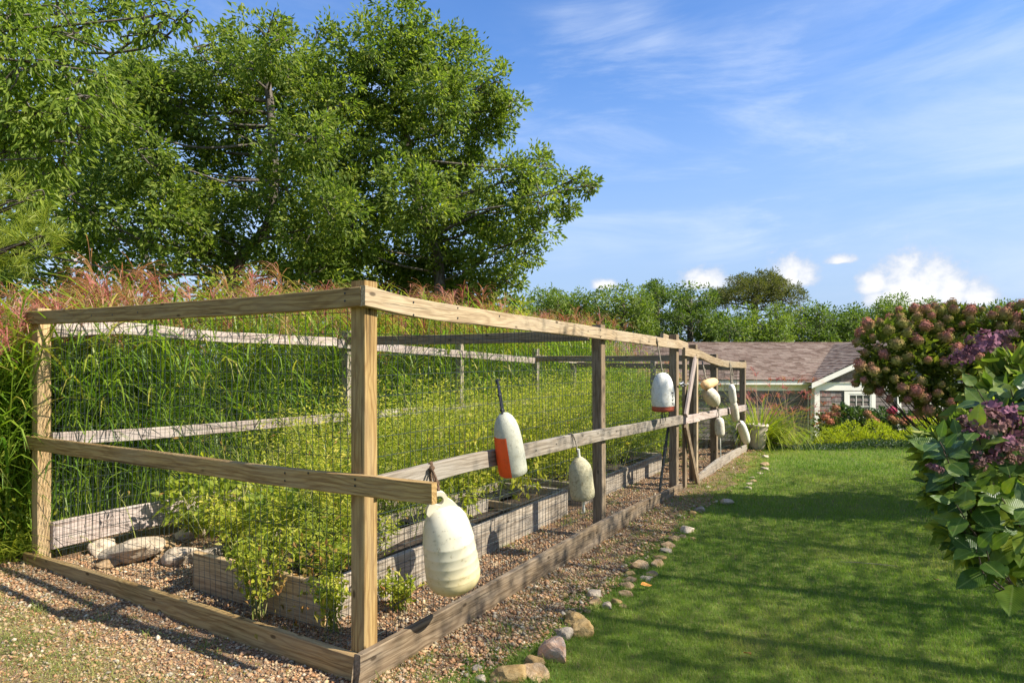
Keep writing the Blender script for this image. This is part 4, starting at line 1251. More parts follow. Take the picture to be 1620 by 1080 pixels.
def roof_shingles(xf0, xf1, P0, ex, ez_dir, run, name, rise=.006, xe=(1, 0, 0), course=.125, tab=.22, clip=None):
    """courses along +x from xf0 to xf1 (functions of the course number), climbing from P0 along ez_dir"""
    mb = MB(); E = np.array(ez_dir, float); n_c = int(run / course); X = np.array(xe, float)
    Nn = nrm(np.cross(X, E))
    if Nn[2] < 0: Nn = -Nn
    for c in range(n_c):
        x = xf0 + (-.15 if c % 2 else 0) - random.uniform(0, .04)
        while x < xf1:
            wd = tab * random.uniform(.85, 1.12); xa = max(x, xf0); xb = min(x + wd - .006, xf1)
            if xb > xa + .02:
                a = np.array(P0) + E * (c * course) + Nn * (.020 + random.uniform(0, .006)); b = np.array(P0) + E * ((c + 1) * course + .01) + Nn * .003
                lo = np.array(P0) + E * (c * course) + Nn * .001
                q = [a + X * xa, a + X * xb, b + X * xb, b + X * xa, lo + X * xa, lo + X * xb]
                if clip is None or clip(q[0]):
                    mb.add(q, [[0, 1, 2, 3], [4, 5, 1, 0]], random.random())
            x += wd
    return mb


MS = .31; YE = 20.12; YR = 24.35
ln = math.hypot(1, MS)
mb = MB(); ze = ZE + .035
v = [(3.4, YE, ze), (19, YE, ze), (19, YR, ze + MS * (YR - YE)), (3.4, YR, ze + MS * (YR - YE)), (19, YR + 5.4, ze - .2), (3.4, YR + 5.4, ze - .2)]
mb.add(v, [[0, 1, 2, 3], [3, 2, 4, 5]], .5); 
roof = part('roof', mb, MAT['sheathing'], house)
def below_wing(p): return not (p[0] > 9.27 and p[2] < min(wr(p[0]), wr2(p[0])) - .03)
sb = roof_shingles(3.4, 18, (0, YE, ze + .01), None, (0, 1 / ln, MS / ln), (YR - YE) * ln, 'roof', clip=below_wing)
o = sb.build('roof_shingles', MAT['roof_shingle'], roof); o['kind'] = 'stuff'
mb = MB()
for k in range(60):
    x = 3.4 + k * .25
    add_box(mb, (x, YR - .13, ze + MS * (YR - YE) - .02), (x + .245, YR + .13, ze + MS * (YR - YE) + .035 + .004 * (k % 2)))
o = mb.build('ridge_cap', MAT['roof_shingle'], roof)
lw = math.hypot(1, RS); mb = MB()
v = [(9.2, YW - .27, wr(9.2)), (XPK, YW - .27, wr(XPK)), (2 * XPK - 9.2, YW - .27, wr(9.2)), (9.2, 24.3, wr(9.2)), (XPK, 24.3, wr(XPK)), (2 * XPK - 9.2, 24.3, wr(9.2))]
v = [(a, b, c + .004) for a, b, c in v]
mb.add(v, [[0, 1, 4, 3], [1, 2, 5, 4]], .5); wroof = part('roof', mb, MAT['sheathing'], house)
sb = roof_shingles(YW - .28, 24.3, (9.19, 0, wr(9.19) + .012), None, (1 / lw, 0, RS / lw), (XPK - 9.19) * lw, 'roof', xe=(0, 1, 0))
o = sb.build('roof_shingles', MAT['roof_shingle'], wroof); o['kind'] = 'stuff'

# ------------------------------------------------------------------ trees
def make_tree(name, label, group, trunk, blobs, leaf, mat, bark='bark', trunk_r=.16, tufts=4.5, per=26, tuft_r=.32, cat='tree', limb_r=.055, hang=0.0, widen=.48, seed=0, shell=.5, twigs=5, tone=0.0):
    global G
    rg = np.random.default_rng(seed); keep = G; G = rg
    root = thing(name, label, cat, trunk[0], group)
    tm = MB(); tp = curve(trunk, 5); add_tube(tm, tp, np.linspace(trunk_r, trunk_r * .45, len(tp)), 9)
    P_, D_, N_, L_, r_ = [], [], [], [], []
    for c, r in blobs:
        c = np.array(c, float); r3 = np.array([r, r, r]) * 1.06
        k = np.argmin(np.linalg.norm(tp - c, axis=1) + np.where(tp[:, 2] > c[2] - r * .4, 3.0, 0) + np.arange(len(tp)) * -.02)
        s = tp[k]; mid = (s + c) / 2 + rg.normal(0, .12 * np.linalg.norm(c - s), 3) * [1, 1, .4] + [0, 0, -.05 * np.linalg.norm(c - s)]
        lp = curve([s, mid, c, c + rg.normal(0, r * .4, 3)], 5); d = np.linalg.norm(c - s)
        add_tube(tm, lp, np.linspace(limb_r * (.38 + .07 * d), limb_r * .15, len(lp)), 6)
        n = max(6, int(4 * math.pi * r * r * tufts))
        u = rdir(n); rad = rg.uniform(shell ** 3, 1, n) ** (1 / 3) * (1 + .16 * np.sin(u[:, 0] * 5 + c[0]) * np.sin(u[:, 2] * 6 + c[1]))
        Tc = c + u * rad[:, None] * r3
        for q in range(twigs):
            e = Tc[rg.integers(n)]; b = lp[rg.integers(len(lp) // 2, len(lp))]
            add_tube(tm, curve([b, (b + e) / 2 + rg.normal(0, .08, 3), e], 3), np.linspace(limb_r * .3, .008, 7), 4, cap=False)
        tr_ = tuft_r * rg.uniform(.6, 1.3, n)
        m = rg.poisson(per, n); idx = np.repeat(np.arange(n), m); M = len(idx)
        off = rdir(M) * (rg.uniform(.10, 1, M) ** .7 * tr_[idx])[:, None] * np.array([1, 1, .85])
        P = Tc[idx] + off
        D = nrm(nrm(off) * .9 + u[idx] * .7 + rg.normal(0, .45, (M, 3)) + np.array([0, 0, -.15 - hang]))
        N = nrm(rdir(M, .35) + u[idx] * .55 + np.array([.35, -.25, .15]))
        tone_ = rg.uniform(-.16, .16, n)[idx] + tone
        P_.append(P); D_.append(D); N_.append(N); r_.append(np.clip(rg.beta(2, 2.6, M) + tone_, 0, 1)); L_.append(leaf * rg.uniform(.6, 1.25, M))
    part('trunk', tm, MAT[bark], root, True)
    P_, D_, N_, L_, r_ = map(np.concatenate, (P_, D_, N_, L_, r_))
    cm = MB(); add_leaves(cm, P_, D_, N_, L_, L_ * widen, r_, .22)
    part('crown', cm, MAT[mat], root)
    G = keep
    return root, len(P_)


def blobs_px(lst, Y, dep=1.6, seed=1, sx=1.0):
    rg = np.random.default_rng(seed); out = []
    for b in lst:
        px, py, r = b[:3]; y = Y + (b[3] if len(b) > 3 else rg.uniform(-dep, dep))
        out.append((at(px, py, y), r / F * y * sx))
    return out


def gpt(px, Y, dz=0.0):
    x = (px - 810) / F * Y; return (x, Y, float(gz(x, Y)) - .1 + dz)


NLEAF = 0
B_right = [(520, 160, 54), (525, 240, 60), (515, 310, 60), (500, 120, 40), (535, 390, 60), (640, 62, 66), (690, 85, 54), (585, 85, 50), (745, 120, 52), (700, 150, 60), (560, 130, 55), (625, 140, 62), (785, 130, 28), (800, 170, 30), (775, 200, 36), (740, 205, 50),
           (560, 210, 62), (640, 220, 66), (700, 260, 60), (590, 290, 66), (660, 310, 66), (740, 290, 52), (790, 290, 44), (840, 275, 34), (870, 262, 22), (905, 285, 24), (935, 292, 20), (895, 325, 24), (850, 320, 34),
           (720, 350, 60), (800, 350, 48), (850, 365, 28), (830, 400, 30), (640, 390, 62), (560, 370, 62), (700, 415, 56), (770, 410, 50), (600, 440, 56), (740, 455, 50), (800, 445, 26), (660, 460, 50), (530, 440, 50), (512, 60, 26)]
_, n = make_tree('oak_tree', 'tall spreading oak with a ragged outline against open sky, behind the fence', 'trees behind the fence',
                 [gpt(700, 15), at(696, 470, 15), at(690, 400, 15.1), at(664, 330, 15.0), at(640, 200, 15.1), at(640, 110, 15)], blobs_px(B_right, 15, 1.5, 3), .125, 'oak', seed=21, tufts=5.4, per=48, tuft_r=.27, shell=.3)
NLEAF += n
B_mid = [(210, 95, 26), (250, 110, 34), (190, 140, 44), (235, 150, 44), (530, 330, 50), (300, 330, 60), (200, 250, 60), (160, 170, 46), (420, 70, 52), (375, 75, 42), (455, 105, 52), (330, 95, 34), (340, 130, 50), (400, 140, 58), (470, 150, 50), (295, 105, 30), (285, 165, 50), (350, 200, 60), (430, 210, 60), (490, 220, 50), (240, 180, 50), (215, 130, 34), (190, 190, 50),
         (240, 250, 60), (310, 270, 60), (390, 280, 60), (460, 290, 56), (170, 270, 56), (130, 220, 50), (120, 320, 56), (190, 340, 56), (260, 340, 58), (340, 350, 58), (420, 360, 56), (490, 360, 50), (80, 280, 50),
         (150, 385, 34), (230, 395, 40), (300, 405, 40), (460, 415, 50), (340, 400, 34), (60, 350, 50), (40, 400, 50), (505, 430, 46)]
_, n = make_tree('oak_tree', 'broad dense oak with two rounded tops, left of the ragged oak', 'trees behind the fence',
                 [gpt(360, 13.5), at(365, 470, 13.5), at(380, 410, 13.6), at(430, 340, 13.5), at(430, 200, 13.4), at(420, 110, 13.5)], blobs_px(B_mid, 13.5, 1.5, 5), .118, 'oak', seed=22, tufts=5.4, per=48, tuft_r=.26, shell=.3)
NLEAF += n
B_low = [(160, 420, 60), (60, 430, 60), (260, 440, 46), (350, 440, 40), (440, 450, 60), (560, 470, 60), (660, 480, 50), (760, 490, 44), (120, 340, 70), (-20, 300, 80), (-30, 400, 80), (0, 200, 80)] + [(q * 62 - 60, 486 + 10 * (q % 3), 40) for q in range(15)]
_, n = make_tree('understory_tree', 'low shadowed tree filling in behind the two oaks', 'trees behind the fence',
                 [gpt(250, 18), at(250, 470, 18), at(220, 380, 18)], blobs_px(B_low, 18, 2.0, 6), .2, 'oak', seed=23, tufts=2.6, per=26, tuft_r=.36, twigs=2)
NLEAF += n
B_near = [(15, 30, 60), (70, 15, 56), (110, 55, 46), (150, 20, 42), (205, 10, 40), (255, 25, 30), (290, 28, 20), (235, 50, 14), (30, 100, 60), (85, 110, 52), (130, 110, 34), (20, 170, 60), (80, 180, 50), (120, 165, 40), (150, 140, 26), (20, 240, 52), (70, 250, 40), (105, 215, 36), (15, 290, 34),
          (-60, 60, 90), (-60, 180, 90), (60, 310, 22)]
_, n = make_tree('oak_tree', 'near oak whose pointed leaves hang into the upper left corner of the view', 'trees behind the fence',
                 [(-8.2, 7.2, -.1), (-8.0, 7.1, 3), (-7.4, 6.9, 5), (-6.6, 6.8, 6.2)], blobs_px(B_near, 6.9, .7, 8), .095, 'oak_near', seed=24, tufts=20, per=20, tuft_r=.17, hang=.75, widen=.34, trunk_r=.2, limb_r=.03, shell=.2)
NLEAF += n
# pine bough at the left edge
def pine_bough():
    root = thing('pine_tree', 'pine with long yellow-green needles reaching in at the left edge', 'tree', (-6.7, 5.9, 0), 'trees behind the fence')
    tm = MB(); add_tube(tm, curve([(-6.7, 5.9, -.1), (-6.6, 5.9, 2.0), (-6.7, 5.9, 4.0)], 5), np.linspace(.17, .06, 11), 9)
    P_, D_ = [], []
    rg = np.random.default_rng(4)
    for k in range(17):
        px = rg.uniform(-70, 85); py = 400 - rg.uniform(0, 130) * (1 - max(px, 0) / 130); e = at(px, py, 5.9 + rg.uniform(-.4, .4))
        s = np.array([-6.65, 5.9, e[2] - .5]); path = curve([s, (s + e) / 2 + [0, 0, -.12], e - [0, 0, .0]], 6); add_tube(tm, path, np.linspace(.03, .008, len(path)), 5)
        for m in range(16):
            b = path[rg.integers(3, len(path))] + rg.normal(0, .10, 3); ax = nrm(rg.normal(0, .6, 3) + [.25, 0, .9])
            nn = 52; P_.append(b + ax * rg.uniform(0, .16, (nn, 1))); D_.append(nrm(ax * .9 + rg.normal(0, .55, (nn, 3))))
    part('trunk', tm, MAT['bark_dark'], root, True)
    P = np.concatenate(P_); D = np.concatenate(D_); cm = MB()
    add_leaves(cm, P, D, rdir(len(P)), G.uniform(.09, .15, len(P)), .0045, G.uniform(0, 1, len(P)), 0)
    part('crown', cm, MAT['needle'], root)


pine_bough()

# far tree line
far = [  # px, top py, half width px, distance, kind, label
    (812, 478, 40, 30, 0, 'far small tree just right of the ragged oak'), (868, 452, 48, 34, 0, 'far rounded tree, first of the low row beyond the enclosure'), (925, 458, 40, 36, 0, 'far tree behind the second fence post'),
    (985, 446, 50, 34, 0, 'far broad bright-topped tree left of the twin-topped tree'), (1040, 443, 40, 37, 0, 'far tree with a pale feathery top beside the broad one'), (1092, 446, 44, 36, 0, 'far tree directly left of the umbrella pine'),
    (1196, 423, 74, 40, 1, 'dark flat-topped umbrella pine rising over the roof'), (1150, 492, 46, 33, 0, 'bright low tree in front of the umbrella pine'), (1225, 492, 52, 33, 0, 'bright low tree above the roof ridge, right of the pine trunk'),
    (1296, 482, 48, 35, 0, 'far low tree right of the umbrella pine'), (1352, 486, 40, 36, 0, 'far tree at the dip of the tree line'), (1412, 468, 44, 38, 0, 'far tree behind the left of the panicle hydrangea'), (1468, 474, 44, 39, 0, 'far tree with a bumpy top behind the panicle hydrangea'),
    (1530, 484, 44, 38, 0, 'far tree behind the middle of the panicle hydrangea'), (1590, 480, 46, 38, 0, 'far tree at the right end of the tree line'), (1650, 480, 50, 38, 0, 'far tree past the right end of the tree line')]
rgf = np.random.default_rng(77)
for k, (px, top, hw, Y, kind, lab) in enumerate(far):
    bl = []
    if kind == 0:
        for q in range(26):
            u = rgf.uniform(-1.1, 1.1); v = rgf.uniform(0, 1)
            r = hw * rgf.uniform(.26, .46); cx = px + u * hw * .85 * (1 - .2 * v); cy = (top + r * .8) + (1 - v) * 85 * (.5 + .5 * abs(u)) + u * u * 14
            bl.append((cx, cy, r, rgf.uniform(-2.5, 2.5)))
        bl.append((px, top + hw * .3, hw * .33, 0)); bl += [(px + hw * .7 * sg, yy, hw * .5, 1.5) for sg in (-1, 0, 1) for yy in (512, 548)]
        _, n = make_tree('far_tree', lab, 'far tree line', [gpt(px, Y), at(px, 540, Y), at(px, top + 30, Y)], blobs_px(bl, Y, 1, 9), 0.17, 'far_leaf', seed=100 + k, tufts=1.7, per=34, tuft_r=.40, tone=[-.14, .12, 0, .16, -.08][k % 5], twigs=2, limb_r=.06, trunk_r=.25, shell=.3)
    else:
        for q in range(46):
            u = rgf.uniform(-1, 1); cy = 424 + 15 + 36 * u * u + rgf.uniform(0, 60) * (1 - u * u * .5) * (rgf.uniform() ** .7); bl.append((px + u * hw * 1.0, cy, rgf.uniform(9, 17), rgf.uniform(-2.5, 2.5)))
        _, n = make_tree('umbrella_pine', lab, 'far tree line', [gpt(px - 8, Y), at(px - 8, 560, Y), at(px - 2, 500, Y), at(px, 450, Y)], blobs_px(bl, Y, 1, 9), 0.16, 'pine_needle_far', bark='bark_dark', seed=100 + k, tufts=4.2, per=30, tuft_r=.26, twigs=3, limb_r=.08, trunk_r=.3, widen=.3)
    NLEAF += n

# trees beyond the right edge of the view; they shade the lawn
for k, (x, y, h, r) in enumerate(((5.6, 1.9, 6.3, 1.15), (5.8, 2.8, 6.4, 1.2), (6.3, 3.9, 6.2, 1.25), (7.3, 4.9, 5.6, 1.25), (8.2, 5.8, 5.2, 1.2), (9.3, 6.7, 4.9, 1.2), (10.8, 7.9, 4.8, 1.2))):
    bl = [((x + rgf.uniform(-.5, .8), y + rgf.uniform(-1.0, .85), z), r * rgf.uniform(.7, .9)) for z in np.linspace(.9, h - .8, 8) for _ in (0, 1)]
    lab = ['rounded leafy tree nearest the viewer, across the lawn from the fence', 'second leafy tree along the side of the lawn away from the fence', 'third leafy tree along the side of the lawn away from the fence', 'fourth leafy tree along the side of the lawn away from the fence', 'fifth leafy tree along the side of the lawn away from the fence', 'sixth leafy tree along the side of the lawn, last but one before the house', 'last leafy tree along the side of the lawn, by the house'][k]
    _, n = make_tree('garden_tree', lab, 'trees along the lawn', [(x, y, -.1), (x, y, h * .5), (x + .1, y, h - 1)], bl, .075, 'oak', seed=300 + k, tufts=1.9, per=20, tuft_r=.48, twigs=1, trunk_r=.07, limb_r=.03)
    NLEAF += n
print('LEAVES', NLEAF)

# ------------------------------------------------------------------ tall grass behind the enclosure
def tall_grass():
    mb = MB(); pl = MB()
    n = 3600
    t = G.uniform(-1.9, 17, n) ** 1.0; s = SB + .22 + G.uniform(0, 1, n) ** 1.3 * 2.1
    left = G.uniform(size=n) < .12; t = np.where(left, G.uniform(-1.0, 1.2, n), t); s = np.where(left, SB + .16 + G.uniform(0, .9, n), s)
    x = C0[0] + ET[0] * t + ES[0] * s; y = C0[1] + ET[1] * t + ES[1] * s
    k = (x > -y * .86 - .7); x, y, t, s = x[k], y[k], t[k], s[k]; n = len(x)
    H = G.uniform(1.75, 2.35, n) * (1 + .05 * np.sin(t * 1.3)) * (.80 + .20 * sst(t, -.5, 4.0))
    # culms
    lean = G.uniform(0, 6.28, n); e = G.uniform(1.25, 1.52, n)
    pts = add_blades(mb, np.stack([x, y, gz(x, y)], 1), lean, H, e, e - .18, .010, G.uniform(.2, .8, n), K=3, taper=.5)
    P0, P1, P2, P3 = pts
    for q in range(9):
        u = G.uniform(.12 + .03 * q, 1.0, n); seg = np.minimum((u * 3).astype(int), 2); f = u * 3 - seg
        A = np.stack(pts, 1); b = A[np.arange(n), seg] * (1 - f)[:, None] + A[np.arange(n), seg + 1] * f[:, None]
        L = G.uniform(.40, .90, n)
        base_r = np.clip(.22 + .34 * u + G.normal(0, .16, n), 0, 1)
        base_r = np.where(G.uniform(size=n) < .05, .98, base_r)
        add_blades(mb, b, G.uniform(0, 6.28, n), L, G.uniform(.9, 1.35, n), G.uniform(-1.3, .1, n), G.uniform(.013, .026, n), base_r, K=4)
    root = tag(mb.build('tall_grass', MAT['grass_blade'], None), 'tall dense green ornamental grass behind the enclosure, topped with pinkish plumes', 'tall grass', kind='stuff')
    # plumes
    k = G.uniform(size=n) < .06 + .46 * sst(vnoise(x, y, 1.9), .42, .8); A = P3[k]; m = len(A); tone_k = 0; az0 = G.uniform(0, 6.28, m)
    tone = G.uniform(0, 1, m); stalk = add_blades(mb_tmp(), A, az0, .22, 1.45, 1.2, .004, .5, K=1)
    add_blades(pl, A, az0, .28, 1.5, 1.1, .006, .9, K=2, taper=.4)
    for q in range(22):
        b = A + (stalk[1] - A) * G.uniform(.3, 1.2, m)[:, None]
        add_blades(pl, b, az0 + G.normal(0, .9, m), G.uniform(.20, .38, m), G.uniform(.7, 1.5, m), G.uniform(-1.2, .2, m), .0070, np.clip(tone * .75 + G.normal(.05, .14, m), 0, 1), K=3, taper=.4)
    pl.build('plumes', MAT['plume'], root)['kind'] = 'stuff'
    gl = MB(); ol = MB()
    for q in range(64):
        t0 = random.uniform(2.0, 9.5); s0 = SB + random.uniform(.25, 1.5); p = TS(t0, s0); c = np.array([p[0], p[1], float(gz(p[0], p[1])) + random.uniform(1.6, 2.25)]); m = 260
        u = rdir(m); P = c + u * np.array([.26, .26, .42]) * G.uniform(.2, 1, (m, 1)); L = G.uniform(.04, .085, m); dst = ol if q % 5 == 0 else gl
        add_leaves(dst, P, nrm(u + G.normal(0, .6, (m, 3))), rdir(m, .8), L, L * .32, np.clip(random.uniform(.25, .8) + G.normal(0, .12, m), 0, 1), .2)
    gl.build('yellow_foliage', MAT['weed'], root)['kind'] = 'stuff'
    ol.build('orange_foliage', MAT['weed_dry'], root)['kind'] = 'stuff'


def mb_tmp(): return MB()


tall_grass()


def undergrowth():
    """leafy yellow-green weeds filling the beds"""
    mb = MB(); st = MB()
    n = 1250
    t = G.uniform(.5, 9.0, n); s = G.uniform(.72, 3.0, n)
    left = (s > 1.9) & (t < 1.5)
    H = (.36 + .82 * sst(t, .4, 2.4)) * G.uniform(.6, 1.12, n) * (1 + .16 * sst(t, 5.5, 7.5)) * np.where(s < .95, .6, 1)
    H = np.where(left, G.uniform(.08, .28, n), H)
    corr = (t > 1.4) & (t < 3.4) & (s < 1.3)
    k = ~(corr & (G.uniform(size=n) < .72)) & ~(left & (G.uniform(size=n) < .35 + .6 * (t < 1.1))) & ~((t > 3.4) & (t < 4.0) & (s < 1.3) & (G.uniform(size=n) < .6))
    t, s, H = t[k], s[k], H[k]; n = len(t)
    x = C0[0] + ET[0] * t + ES[0] * s; y = C0[1] + ET[1] * t + ES[1] * s
    z = gz(x, y) + np.where((s < 1.83) & (t < 6.6), .18, 0)
    P = np.stack([x, y, z], 1); az = G.uniform(0, 6.28, n)
    pts = add_blades(st, P, az, H * 1.08, G.uniform(1.2, 1.55, n), G.uniform(.5, 1.3, n), .006, .3, K=4, taper=.6)
    A = np.stack(pts, 1)
    tone = np.clip(.30 + .35 * vnoise(x, y, 1.1) - .28 * sst(t, 4.2, 6.5) + G.normal(0, .12, n), 0, 1)
    per = 78
    idx = np.repeat(np.arange(n), per); u = G.uniform(.08, 1, n * per) ** .8; seg = np.minimum((u * 4).astype(int), 3); f = u * 4 - seg
    b = A[idx, seg] * (1 - f)[:, None] + A[idx, seg + 1] * f[:, None]
    reach = G.uniform(0, .17, n * per) * (1.1 - u * .6) * np.clip(H[idx] * 1.6, .4, 1.2)
    d = rdir(n * per) * np.array([1, 1, .35]); d = nrm(d); Pn = b + d * reach[:, None]
    D = nrm(d + np.array([0, 0, .25]) + G.normal(0, .35, (n * per, 3)))
    rr = np.clip(tone[idx] + .25 * (u - .5) + G.normal(0, .13, n * per), 0, 1)
    L = G.uniform(.022, .055, n * per)
    add_leaves(mb, Pn, D, rdir(n * per, 1.0), L, L * .32, rr, .15)
    root = tag(mb.build('weeds', MAT['weed'], None), 'yellow-green leafy weeds overgrowing the garden beds', 'weeds', kind='stuff')
    st.build('stems', MAT['dry_grass'], root)['kind'] = 'stuff'
    # grassy seed-heads and long blades rising among the weeds
    n = 5200; t = G.uniform(1.0, 9.0, n); s = G.uniform(1.2, 3.1, n); x = C0[0] + ET[0] * t + ES[0] * s; y = C0[1] + ET[1] * t + ES[1] * s
    gm = MB()
    add_blades(gm, np.stack([x, y, gz(x, y)], 1), G.uniform(0, 6.28, n), G.uniform(.5, 1.35, n), G.uniform(1.2, 1.5, n), G.uniform(-.5, 1.0, n), .006, np.clip(G.normal(.62, .22, n), 0, 1), K=4)
    gm.build('long_blades', MAT['grass_blade'], root)['kind'] = 'stuff'
    # broad-leaved plants, and dry brown stalks with seed heads
    bm_ = MB(); n = 46
    for q in range(n):
        t0 = random.uniform(.6, 8.5); s0 = random.uniform(.8, 2.9); p = TS(t0, s0); h = random.uniform(.25, .95) * min(1, .5 + t0 / 4); m = 110
        c = np.array([p[0], p[1], float(gz(p[0], p[1])) + .15 + h * .5]); u = rdir(m)
        P = c + u * np.array([.20, .20, h * .5]) * G.uniform(.5, 1, (m, 1)); L = G.uniform(.05, .11, m)
        add_leaves(bm_, P, nrm(u + G.normal(0, .5, (m, 3)) - [0, 0, .2]), rdir(m, 1.2), L, L * .55, np.clip(random.uniform(.0, .75) + G.normal(0, .08, m), 0, 1), .15)
    bm_.build('broad_leaves', MAT['weed'], root)['kind'] = 'stuff'
    dm = MB(); n = 260; t = G.uniform(.5, 9.0, n); s = G.uniform(.8, 3.1, n); x = C0[0] + ET[0] * t + ES[0] * s; y = C0[1] + ET[1] * t + ES[1] * s
    pts = add_blades(dm, np.stack([x, y, gz(x, y)], 1), G.uniform(0, 6.28, n), G.uniform(.7, 1.45, n) * np.clip(.5 + t / 4, 0, 1), G.uniform(1.2, 1.5, n), G.uniform(.6, 1.4, n), .006, G.uniform(.2, .9, n), K=4, taper=.4)
    for q in range(9): add_blades(dm, pts[-1] - (pts[-1] - pts[-2]) * G.uniform(0, .8, (n, 1)), G.uniform(0, 6.28, n), G.uniform(.05, .13, n), G.uniform(.2, 1.3, n), G.uniform(-.6, .4, n), .006, G.uniform(.3, 1, n), K=2)
    dm.build('dry_stalks', MAT['dry_grass'], root)['kind'] = 'stuff'
    om = MB(); n = 900; cc_ = TS(.42, .78, .25); P = np.array(cc_) + G.normal(0, 1, (n, 3)) * [.16, .16, .13]; P2 = np.stack([*(np.array([TS(a_, b_, c_) for a_, b_, c_ in zip(G.uniform(.5, 8, n), G.uniform(.7, 3, n), G.uniform(.15, 1.0, n))]).T)], 1)
    add_leaves(om, np.concatenate([P[:260], P2[:500]]), rdir(760), rdir(760, 1), G.uniform(.025, .06, 760), .02, G.uniform(0, 1, 760), .2)
    om.build('dry_leaves', MAT['weed_dry'], root)['kind'] = 'stuff'
    # dark leafy growth low at the left edge
    lm = MB(); n = 5200
    t = G.uniform(-.55, .35, n); s = SB + .14 + G.uniform(0, 1.3, n); x = C0[0] + ET[0] * t + ES[0] * s; y = C0[1] + ET[1] * t + ES[1] * s
    hz_ = G.uniform(0, 1, n) ** 1.4 * .8
    L = G.uniform(.03, .075, n)
    add_leaves(lm, np.stack([x, y, gz(x, y) + hz_], 1), rdir(n), rdir(n, 1.2), L, L * .55, np.clip(G.normal(.25, .2, n), 0, 1), .2)
    n = 420; t = G.uniform(-.75, .2, n); s = SB + .12 + G.uniform(0, .9, n); x = C0[0] + ET[0] * t + ES[0] * s; y = C0[1] + ET[1] * t + ES[1] * s
    add_blades(lm, np.stack([x, y, gz(x, y)], 1), G.normal(-.6, 1.2, n), G.uniform(.3, .75, n), G.uniform(.7, 1.3, n), G.uniform(-.9, -.1, n), .012, np.clip(G.normal(.2, .2, n), 0, 1), K=5)
    tag(lm.build('undergrowth', MAT['weed'], None), 'dark leafy undergrowth beside the left end post', 'undergrowth', kind='stuff')


undergrowth()


def leafy_plant(label, base, H, sp, n, mat, seed, L=(.03, .055), lean=(0, 0), name='leafy_weed'):
    rg = np.random.default_rng(seed); root = thing(name, label, 'weed', base); lm = MB(); sm = MB()
    base = np.array(base)
    for k in range(n):
        a = rg.uniform(0, 6.28); e = base + np.array([math.cos(a) * sp * rg.uniform(.3, 1) + lean[0], math.sin(a) * sp * rg.uniform(.3, 1) + lean[1], H * rg.uniform(.55, 1)])
        path = curve([base + rg.normal(0, .02, 3) * [1, 1, 0], (base + e) / 2 + [0, 0, H * .15], e], 7); add_tube(sm, path, np.linspace(.004, .0015, len(path)), 4, cap=False)
        m = 34; q = rg.integers(3, len(path), m); P = path[q] + rg.normal(0, .02, (m, 3)); Ll = rg.uniform(*L, m)
        D = nrm(rg.normal(0, 1, (m, 3)) + (path[-1] - path[0]) * .5)
        add_leaves(lm, P, D, nrm(rg.normal(0, .6, (m, 3)) + [0, 0, 1]), Ll, Ll * .5, np.clip(rg.normal(.45, .2, m), 0, 1), .2)
    part('leaves', lm, MAT[mat], root); part('stem', sm, MAT['dry_grass'], root)


leafy_plant('bushy yellow-green weed spilling over the front of the raised bed', TS(.22, 1.05, .02), .55, .24, 22, 'weed', 41)
leafy_plant('sprawling light green weed at the left end of the raised bed front', TS(.55, 1.75, .2), .35, .18, 8, 'weed', 46)
leafy_plant('leafy green weed right behind the corner post', TS(.30, .52, .02), .40, .16, 12, 'weed', 42)
leafy_plant('low green herb on the rocks inside the left corner', TS(.95, 2.75, .12), .15, .14, 8, 'weed', 43, (.03, .06))
leafy_plant('green herb beside the pale rocks near the raised bed', TS(1.15, 2.1, .1), .18, .16, 8, 'weed', 44, (.03, .06))
leafy_plant('small green weed at the path edge below the big fender', TS(.75, .42, .0), .22, .14, 10, 'weed', 45)

# ------------------------------------------------------------------ bright ornamental grass with its planter, near the far end of the fence
def grass_clump(label, base, H, n, mat, seed, plumes=0, pm='plume', group=None):
    root = thing('ornamental_grass', label, 'ornamental grass', base, group); bm_ = MB(); a = G.uniform(0, 6.28, n); r = G.uniform(0, .30, n)
    P = np.stack([base[0] + np.cos(a) * r, base[1] + np.sin(a) * r, np.full(n, base[2])], 1)
    add_blades(bm_, P, a, G.uniform(.3, 1.1, n) * H, G.uniform(1.15, 1.54, n), G.uniform(-1.5, .6, n), G.uniform(.016, .030, n), np.clip(G.normal(.40, .3, n), 0, 1), K=6)
    part('blades', bm_, MAT[mat], root)
    if plumes:
        pm_ = MB(); a = G.uniform(0, 6.28, plumes); P = np.tile(np.array(base), (plumes, 1)) + G.normal(0, .06, (plumes, 3)) * [1, 1, 0]
        pts = add_blades(pm_, P, a, G.uniform(1.0, 1.2, plumes) * H, G.uniform(1.0, 1.45, plumes), G.uniform(.3, 1.0, plumes), .006, .8, K=4, taper=.3)
        for q in range(12):
            m = plumes
            add_blades(pm_, pts[-1], a + G.normal(0, .6, m), G.uniform(.15, .3, m), G.uniform(.4, 1.2, m), G.uniform(-.8, .1, m), .009, np.clip(G.normal(.2, .2, m), 0, 1), K=3, taper=.4)
        part('plume', pm_, MAT[pm], root)


